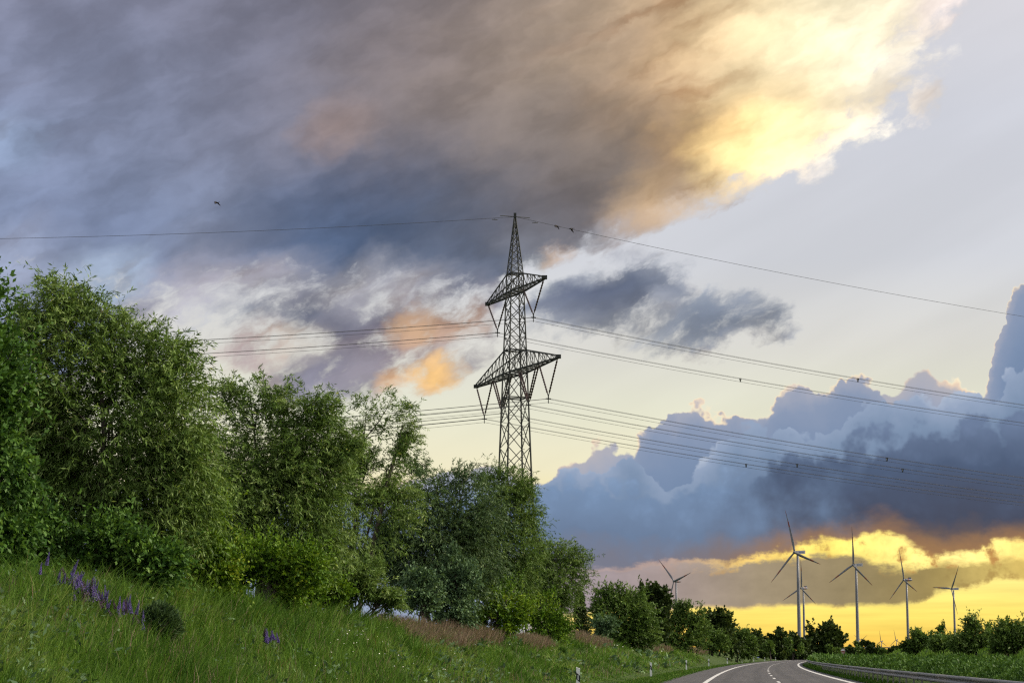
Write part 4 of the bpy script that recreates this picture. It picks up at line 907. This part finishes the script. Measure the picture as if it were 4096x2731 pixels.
gr = empty('guardrail', (float(off(60, R_RAIL)[0]), float(off(60, R_RAIL)[1]), 0)); tag(gr, 'galvanised steel guardrail along the inside of the road bend', 'guardrail')
gp_me = None
for k in range(44):
    Y0_ = 40 + 4.0 * k
    rail_run(gr, Y0_ + .03, Y0_ + 4.10, R_RAIL + (.003 if k % 2 else 0), .60 + (.003 if k % 2 else 0), 'rail_section', M['zinc'] if k % 3 else M['zinc_old'], 2.0)
    x_, y_ = off(Y0_ + .4, R_RAIL + .16)
    if gp_me is None: gp_me = MB().box((0, 0, .34), (.03, .05, .38)).mesh('rail_post', M['zinc_old'])
    p_ = link('rail_post', gp_me, gr); p_.location = Vector((float(x_), float(y_), 0)) - gr.location
rail_run(gr, 216.2, 620, R_RAIL, .60, 'rail_section', M['zinc'], 8.0)
br = empty('guardrail', (float(P(2030, 1505, 520).x), 520, 0)); tag(br, 'pale low barrier seen just above the hedge in the distance', 'guardrail')
mb = MB(); a_ = P(1985, 1504, 520); b_ = P(2072, 1504, 470); lo_ = Vector(br.location)
mb.bar(Vector((a_.x, a_.y, 1.25)) - lo_, Vector((b_.x, b_.y, 1.25)) - lo_, .26); mb.build('rail_section', M['concrete'], br)
for k in range(9):
    q0 = a_.lerp(b_, k / 8); p_ = link('rail_post', gp_me, br); p_.location = Vector((q0.x, q0.y, .45)) - lo_; 

# far embankment with road and its shrubs
em = MB(); e0, e1 = P(1880, 1486, 1010), P(2210, 1486, 960)
def emb_pt(t, k, z): p_ = e0.lerp(e1, t); return (p_.x, p_.y + k, z)
vs = []
for t in np.linspace(0, 1, 12): vs += [emb_pt(t, -16, -.3), emb_pt(t, -4, 4.3 + .2 * math.sin(t * 30)), emb_pt(t, 6, 4.3), emb_pt(t, 18, -.3)]
em.raw(vs, [(4 * i + k, 4 * i + k + 1, 4 * i + k + 5, 4 * i + k + 4) for i in range(11) for k in range(3)]); emo = em.build('embankment', gm); tag(emo, kind='structure')
fr = empty('guardrail', tuple(e0)); tag(fr, 'thin grey guardrail on top of the distant embankment', 'guardrail')
mb = MB(); mb.bar((0, -3.6, 5.15 - e0.z), (e1 - e0) + Vector((0, -3.6, 5.15 - e1.z)), .5); mb.build('rail_section', M['zinc'], fr)
for k in range(40):
    p_ = link('rail_post', gp_me, fr); q0 = e0.lerp(e1, k / 39); p_.location = (q0.x - e0.x, q0.y - e0.y - 3.4, 4.2 - e0.z); p_.scale = (2, 2, 1.2)
for i, (x, y, rx, ry, n, lb) in enumerate([(1946, 1497, 14, 9, 2600, 'dark shrub on the distant embankment, next to the brown sign'), (1972, 1497, 16, 9, 2600, 'dark shrub below the second largest turbine'),
        (2000, 1495, 12, 8, 2200, 'pale green shrub on the distant embankment below the shrub-hidden turbine'), (2022, 1494, 12, 9, 2200, 'round shrub on the distant embankment below the middle tiny turbine'),
        (2048, 1497, 18, 8, 2400, 'low shrub on the distant embankment below the right tiny turbine'), (1962, 1480, 13, 6, 1800, 'shrub on top of the far embankment left of the second largest tower'), (1990, 1479, 12, 7, 1800, 'shrub on top of the far embankment right of the second largest tower')]):
    tree('green_bush', lb, 'bush', 'bush' if i % 2 else 'oak', [(x, y, rx, ry), (x + rx * .5, y + 2, rx * .6, ry * .7)], 950 if y > 1490 else 1016, x, n, 91 + i, 9, group='shrubs on the distant embankment', tmul=.8)

# brown sight sign
c = P(1932.5, 1494.5, 850); sg = empty('tourist_sign', (c.x, 850, float(ground_z(c.x, 850)))); tag(sg, 'brown and white sight sign with a town skyline beyond the bend', 'sign')
zc = c.z - sg.location.z; w_, h_ = 1.5, 1.02
MB().box((0, 0, zc), (w_, .04, h_)).build('board', M['sign_white'], sg)
MB().box((0, -.05, zc), (w_ - .06, .012, h_ - .06)).build('panel', M['brown'], sg)
MB().box((0, -.07, zc + .30), (w_ - .26, .008, .46)).build('picture_field', M['sign_white'], sg)
mb = MB(); prof = [(-1.22, 0), (-1.22, .22), (-1.0, .25), (-1.0, .7), (-.93, .85), (-.86, .7), (-.82, .45), (-.72, .45), (-.72, .72), (-.64, .9), (-.56, .72), (-.56, .3), (-.3, .32), (-.1, .26), (0.1, .3), (.2, .42), (.28, .75), (.36, .42), (.5, .32), (.7, .36), (.82, .5), (.92, .3), (1.22, .34), (1.22, 0)]
vs = [(a, -.09, zc - .17 + b) for a, b in prof] + [(a, -.079, zc - .17 + b) for a, b in prof]; n = len(prof)
mb.raw(vs, [tuple(range(n - 1, -1, -1))] + [(k, (k + 1) % n, n + (k + 1) % n, n + k) for k in range(n)]); mb.build('skyline', M['brown'], sg)
for dz_, ww in ((-.52, .95), (-.74, .6)): MB().box((0, -.075, zc + dz_), (ww, .006, .045)).build('text_line', M['sign_white'], sg)
for sx in (-.9, .9): MB().box((sx, .08, zc / 2), (.05, .04, zc / 2)).build('leg', M['zinc_old'], sg)
# blue kilometre plate
c = P(1741, 1508.8, 556); ks = empty('kilometre_sign', (c.x, 556, float(ground_z(c.x, 556)))); tag(ks, 'small blue sign on the slope behind the marker posts', 'sign')
kz = max(c.z - ks.location.z, .45)
MB().box((0, 0, kz), (.36, .02, .16)).build('plate', M['blue'], ks)
for dx_, ww in ((-.2, .07), (0, .10), (.2, .05)): MB().box((dx_, -.03, kz), (ww, .006, .05)).build('text_mark', M['sign_white'], ks)
MB().box((0, .05, kz / 2), (.03, .03, kz / 2)).build('leg', M['zinc_old'], ks)

# ================================================================ birds
def bird(x, y, Y, size, rz, tilt, up, label):
    """wings, body, head and tail as one continuous surface; up = wing angle each side"""
    o = empty('bird', tuple(P(x, y, Y))); o.rotation_euler = (tilt, 0, rz); tag(o, label, 'bird', 'birds in flight')
    s = size; mb = MB(); L = [(-.50, .012), (-.42, .05), (-.30, .03), (-.15, .07), (0, .10), (.14, .095), (.24, .06), (.31, .055), (.36, .04), (.42, .008)]; n = 8; vs = []
    for xx, r_ in L: vs += [(math.cos(6.283 * k / n) * r_ * (1.6 if xx < -.38 else 1) * s, xx * s, math.sin(6.283 * k / n) * r_ * (.3 if xx < -.3 else .9) * s) for k in range(n)]
    fs = [(i * n + k, i * n + (k + 1) % n, (i + 1) * n + (k + 1) % n, (i + 1) * n + k) for i in range(len(L) - 1) for k in range(n)] + [tuple(range(n)), tuple(len(vs) - 1 - k for k in range(n))]
    mb.raw(vs, fs)
    for sd_, (a1, a2) in zip((-1, 1), up):
        e = (math.cos(a1), math.sin(a1)); t_ = (math.cos(a2), math.sin(a2)); j = []
        for (dist, front, back, th, seg) in ((.04, .16, -.12, .03, 0), (.30, .20, -.12, .022, 0), (.42, .20, -.06, .018, 0), (.62, .12, -.10, .012, 1), (.95, -.12, -.22, .004, 1)):
            if seg == 0: px_, pz_ = dist * e[0], dist * e[1]
            else: px_, pz_ = .42 * e[0] + (dist - .42) * t_[0], .42 * e[1] + (dist - .42) * t_[1]
            j.append([(sd_ * px_ * s, front * s, pz_ * s), (sd_ * px_ * s, (front + back) / 2 * s, (pz_ + th) * s), (sd_ * px_ * s, back * s, pz_ * s), (sd_ * px_ * s, (front + back) / 2 * s, (pz_ - th) * s)])
        vs = [v for r_ in j for v in r_]; fs = [(i * 4 + k, i * 4 + (k + 1) % 4, (i + 1) * 4 + (k + 1) % 4, (i + 1) * 4 + k) for i in range(len(j) - 1) for k in range(4)]; fs += [(3, 2, 1, 0), tuple(len(vs) - 4 + k for k in range(4))]
        mb.raw(vs, fs)
    mb.build('body', M['bird'], o, True)
bird(498, 466, 95, .34, R(70), R(-10), [(R(15), R(-60)), (R(20), R(-62))], 'small dark bird flying alone above the tallest willow')
bird(1279, 520, 95, .34, R(70), R(5), [(R(15), R(-55)), (R(25), R(-70))], 'small dark bird by the earth wire, nearer the pylon top')
bird(1313, 525, 98, .34, R(80), R(0), [(R(-5), R(-25)), (R(-10), R(-45))], 'small dark bird gliding by the earth wire, farther from the pylon')

# ================================================================ flowers
M['sage'] = simple('sage_violet', (.19, .13, .40), .6, var=.4, scale=30); M['sage2'] = simple('sage_mauve', (.12, .06, .125), .65, var=.3, scale=30)
M['stem'] = simple('stem_green', (.06, .09, .03), .8); M['daisy'] = simple('petal_white', (.78, .77, .66), .6, var=.06)
def spike_me(h, seed, mat):
    g = random.Random(seed); mb = MB(); mb.tube([(0, 0, 0), (0, 0, h * .5), (0, 0, h)], [.005, .004, .002], 4, 1)
    for lv in range(13):
        z = h * (.38 + .62 * lv / 13); r_ = .028 * (1 - lv / 15)
        for k in range(5):
            a = k * 1.2566 + lv * .6 + g.uniform(-.2, .2); d = Vector((math.cos(a), math.sin(a), .25)); s_ = Vector((-d.y, d.x, 0)) * .011
            b = Vector((0, 0, z)); t = b + d * r_ * 1.25
            mb.raw([b, b + d * r_ * .5 + s_, t, b + d * r_ * .5 - s_], [(0, 1, 2, 3)], 0); mb.raw([b, b + d * r_ * .6 + Vector((0, 0, .012)), t, b + d * r_ * .5 - Vector((0, 0, .01))], [(0, 1, 2, 3)], 0)
    return mb.mesh('flower_spike', [mat, M['stem']])
spikes = [spike_me(.46, 1, M['sage']), spike_me(.36, 2, M['sage']), spike_me(.40, 3, M['sage2'])]
def ground_hit(x, y):
    d = ray(x, y); Ysc = np.linspace(20, 400, 8000); X_ = d.x / d.y * Ysc; Z_ = EYE + d.z / d.y * Ysc
    below_ = np.where(Z_ < ground_z(X_, Ysc))[0]; Yh_ = float(Ysc[below_[0]]) if len(below_) else 60.0; return Vector((d.x / d.y * Yh_, Yh_, float(ground_z(d.x / d.y * Yh_, Yh_))))
clumps = [(108, 1336, 4, 14, 'uppermost clump of purple sage, at the edge of the shaded bush'), (150, 1372, 8, 18, 'tall clump of violet-blue sage near the top of the flower drift'),
          (190, 1400, 10, 22, 'widest clump of purple sage in the middle of the drift'), (222, 1412, 9, 20, 'clump of violet sage just below the middle of the drift'), (250, 1432, 8, 18, 'clump of violet sage above the dark broom bush'),
          (290, 1446, 7, 18, 'clump of sage left of the dark broom bush'), (318, 1462, 5, 12, 'lowest clump of purple sage, touching the dark broom bush'), (622, 1502, 5, 10, 'small lone clump of purple sage farther down the slope'), (1520, 1400, 0, 0, '')]
gg = random.Random(5)
for (x, y, n, sp, lb) in clumps:
    if not n: continue
    x = x - 12; y = y + 20; c = ground_hit(x, y); root = empty('sage_plant', tuple(c)); tag(root, lb, 'flower', 'purple sage on the slope')
    for k in range(n + 3):
        X_ = c.x + gg.gauss(0, sp * PX * c.y * 1.1); Y_ = c.y + gg.gauss(0, .25)
        s_ = link('flower_spike', spikes[gg.choice((0, 0, 1, 2))], root); s_.location = (X_ - c.x, Y_ - c.y, float(ground_z(X_, Y_)) - c.z + gg.uniform(.26, .42)); s_.rotation_euler = (gg.gauss(0, .12), gg.gauss(.28, .12), gg.uniform(0, 6)); k_ = gg.uniform(.8, 1.25); s_.scale = (k_ * 1.25, k_ * 1.25, k_ * .85)
# daisies: far too many and too small to count
g = np.random.default_rng(77); pts_ = []
for (x, y, n, sx, sy) in [(822, 1482, 60, 26, 20), (700, 1420, 24, 30, 20), (1010, 1490, 40, 60, 30), (1120, 1478, 60, 60, 26), (1250, 1470, 70, 50, 22), (1300, 1460, 40, 40, 14), (900, 1540, 24, 60, 20), (1400, 1480, 50, 40, 12), (1500, 1484, 40, 40, 8), (760, 1520, 14, 60, 30)]:
    for k in range(n // 2):
        h_ = ground_hit(x + g.normal(0, sx), y + g.normal(0, sy)); pts_.append((h_.x, h_.y, h_.z + g.uniform(.22, .45)))
pts_ = np.array(pts_); n = len(pts_); rr = np.maximum(.016, pts_[:, 1] * .00022) * g.uniform(.6, 1.2, n); ang = np.arange(6) * math.pi / 3
nr = unit(np.stack([g.normal(0, .4, n), -np.abs(g.normal(.5, .4, n)), np.ones(n) * .8], -1)); sa = unit(np.cross(nr, np.array([.3, .9, .2]))); sb = np.cross(nr, sa)
co = pts_[:, None] + rr[:, None, None] * (np.cos(ang)[None, :, None] * sa[:, None] + np.sin(ang)[None, :, None] * sb[:, None])
dz_ = link('daisies', mesh_np('daisies', co.reshape(-1, 3), np.arange(n * 6).reshape(n, 6), M['daisy'])); tag(dz_, 'scattered small white daisies on the grassy slope', 'flowers', kind='stuff')
# dark broom bush and small weeds on the slope
def tuft_bush(x, y, Y, rx, ry, n, seed, label, mat, cat='bush', name='broom_bush'):
    g = np.random.default_rng(seed); h = ground_hit(x, y + ry) + Vector((0, 0, .22 if rx > 30 else .1)); root = empty(name, tuple(h)); tag(root, label, cat)
    s = PX * h.y; d = unit(g.normal(size=(n, 3)) * np.array([1, .8, .7]) + np.array([0, 0, .8])); d[:, 2] = np.abs(d[:, 2]); L = g.uniform(.5, 1.0, n)
    tip = d * np.array([rx * s, rx * s * .9, 1.9 * ry * s]) * L[:, None]; b = tip * g.uniform(.45, .85, n)[:, None]
    co, q, t = leaves(b, unit(tip - b + g.normal(size=(n, 3)) * .12 + np.array([.06, 0, .05])), np.full(n, .17), np.full(n, .02), g, .3, .18)
    link('foliage', mesh_np('foliage', co, q, mat, t), root)
    mb = MB()
    for k in range(40):
        p_ = tip[k] * .9; mb.tube([(0, 0, -.3), tuple(p_ * .5 + np.array([0, 0, .05])), tuple(p_)], [.012, .008, .003], 4, cap=False)
    mb.build('stems', M['bark'], root)
tuft_bush(364, 1446, 30, 58, 44, 16000, 101, 'round dark broom bush on the slope beside the purple sage', M['willow_dark'])
tuft_bush(1290, 1495, 0, 14, 10, 1500, 102, 'small dark weed clump halfway up the slope', M['broad'], 'weed', 'weed_clump')
tuft_bush(1062, 1502, 0, 18, 12, 1800, 103, 'dark weed clump on the slope below the taller blue-green bush', M['broad'], 'weed', 'weed_clump')
# broad-leaved weeds among the grass
g = np.random.default_rng(105); nt = 1500; Yt = 1 / g.uniform(1 / 260, 1 / 22, nt); rt = -g.uniform(1.2, 7.5, nt)
ok = patch(*off(Yt, rt)) + g.normal(0, .5, nt) > .35; Yt, rt = Yt[ok], rt[ok]; xt, yt = off(Yt, rt); k = np.repeat(np.arange(len(Yt)), 16); n = len(k); sz = np.maximum(.12, Yt * .002)[k]
bx2, by2 = xt[k] + g.normal(0, 1, n) * sz, yt[k] + g.normal(0, 1, n) * sz; bz2 = ground_z(bx2, by2) + g.uniform(.05, .42, n)
L2 = np.maximum(.12, Yt * .0028)[k] * g.uniform(.6, 1.3, n); co, q_, t_ = leaves(np.stack([bx2, by2, bz2], -1), unit(g.normal(size=(n, 3)) * np.array([1, 1, .5]) + np.array([.1, -.2, .45])), L2, L2 * .42, g, tint=(g.normal(.4, .22, len(Yt)))[k] + g.normal(0, .12, n))
wd_ = link('weeds', mesh_np('weeds', co, q_, M['dogwood'], t_)); tag(wd_, 'patches of broad-leaved weeds among the meadow grass', 'weeds', kind='stuff')
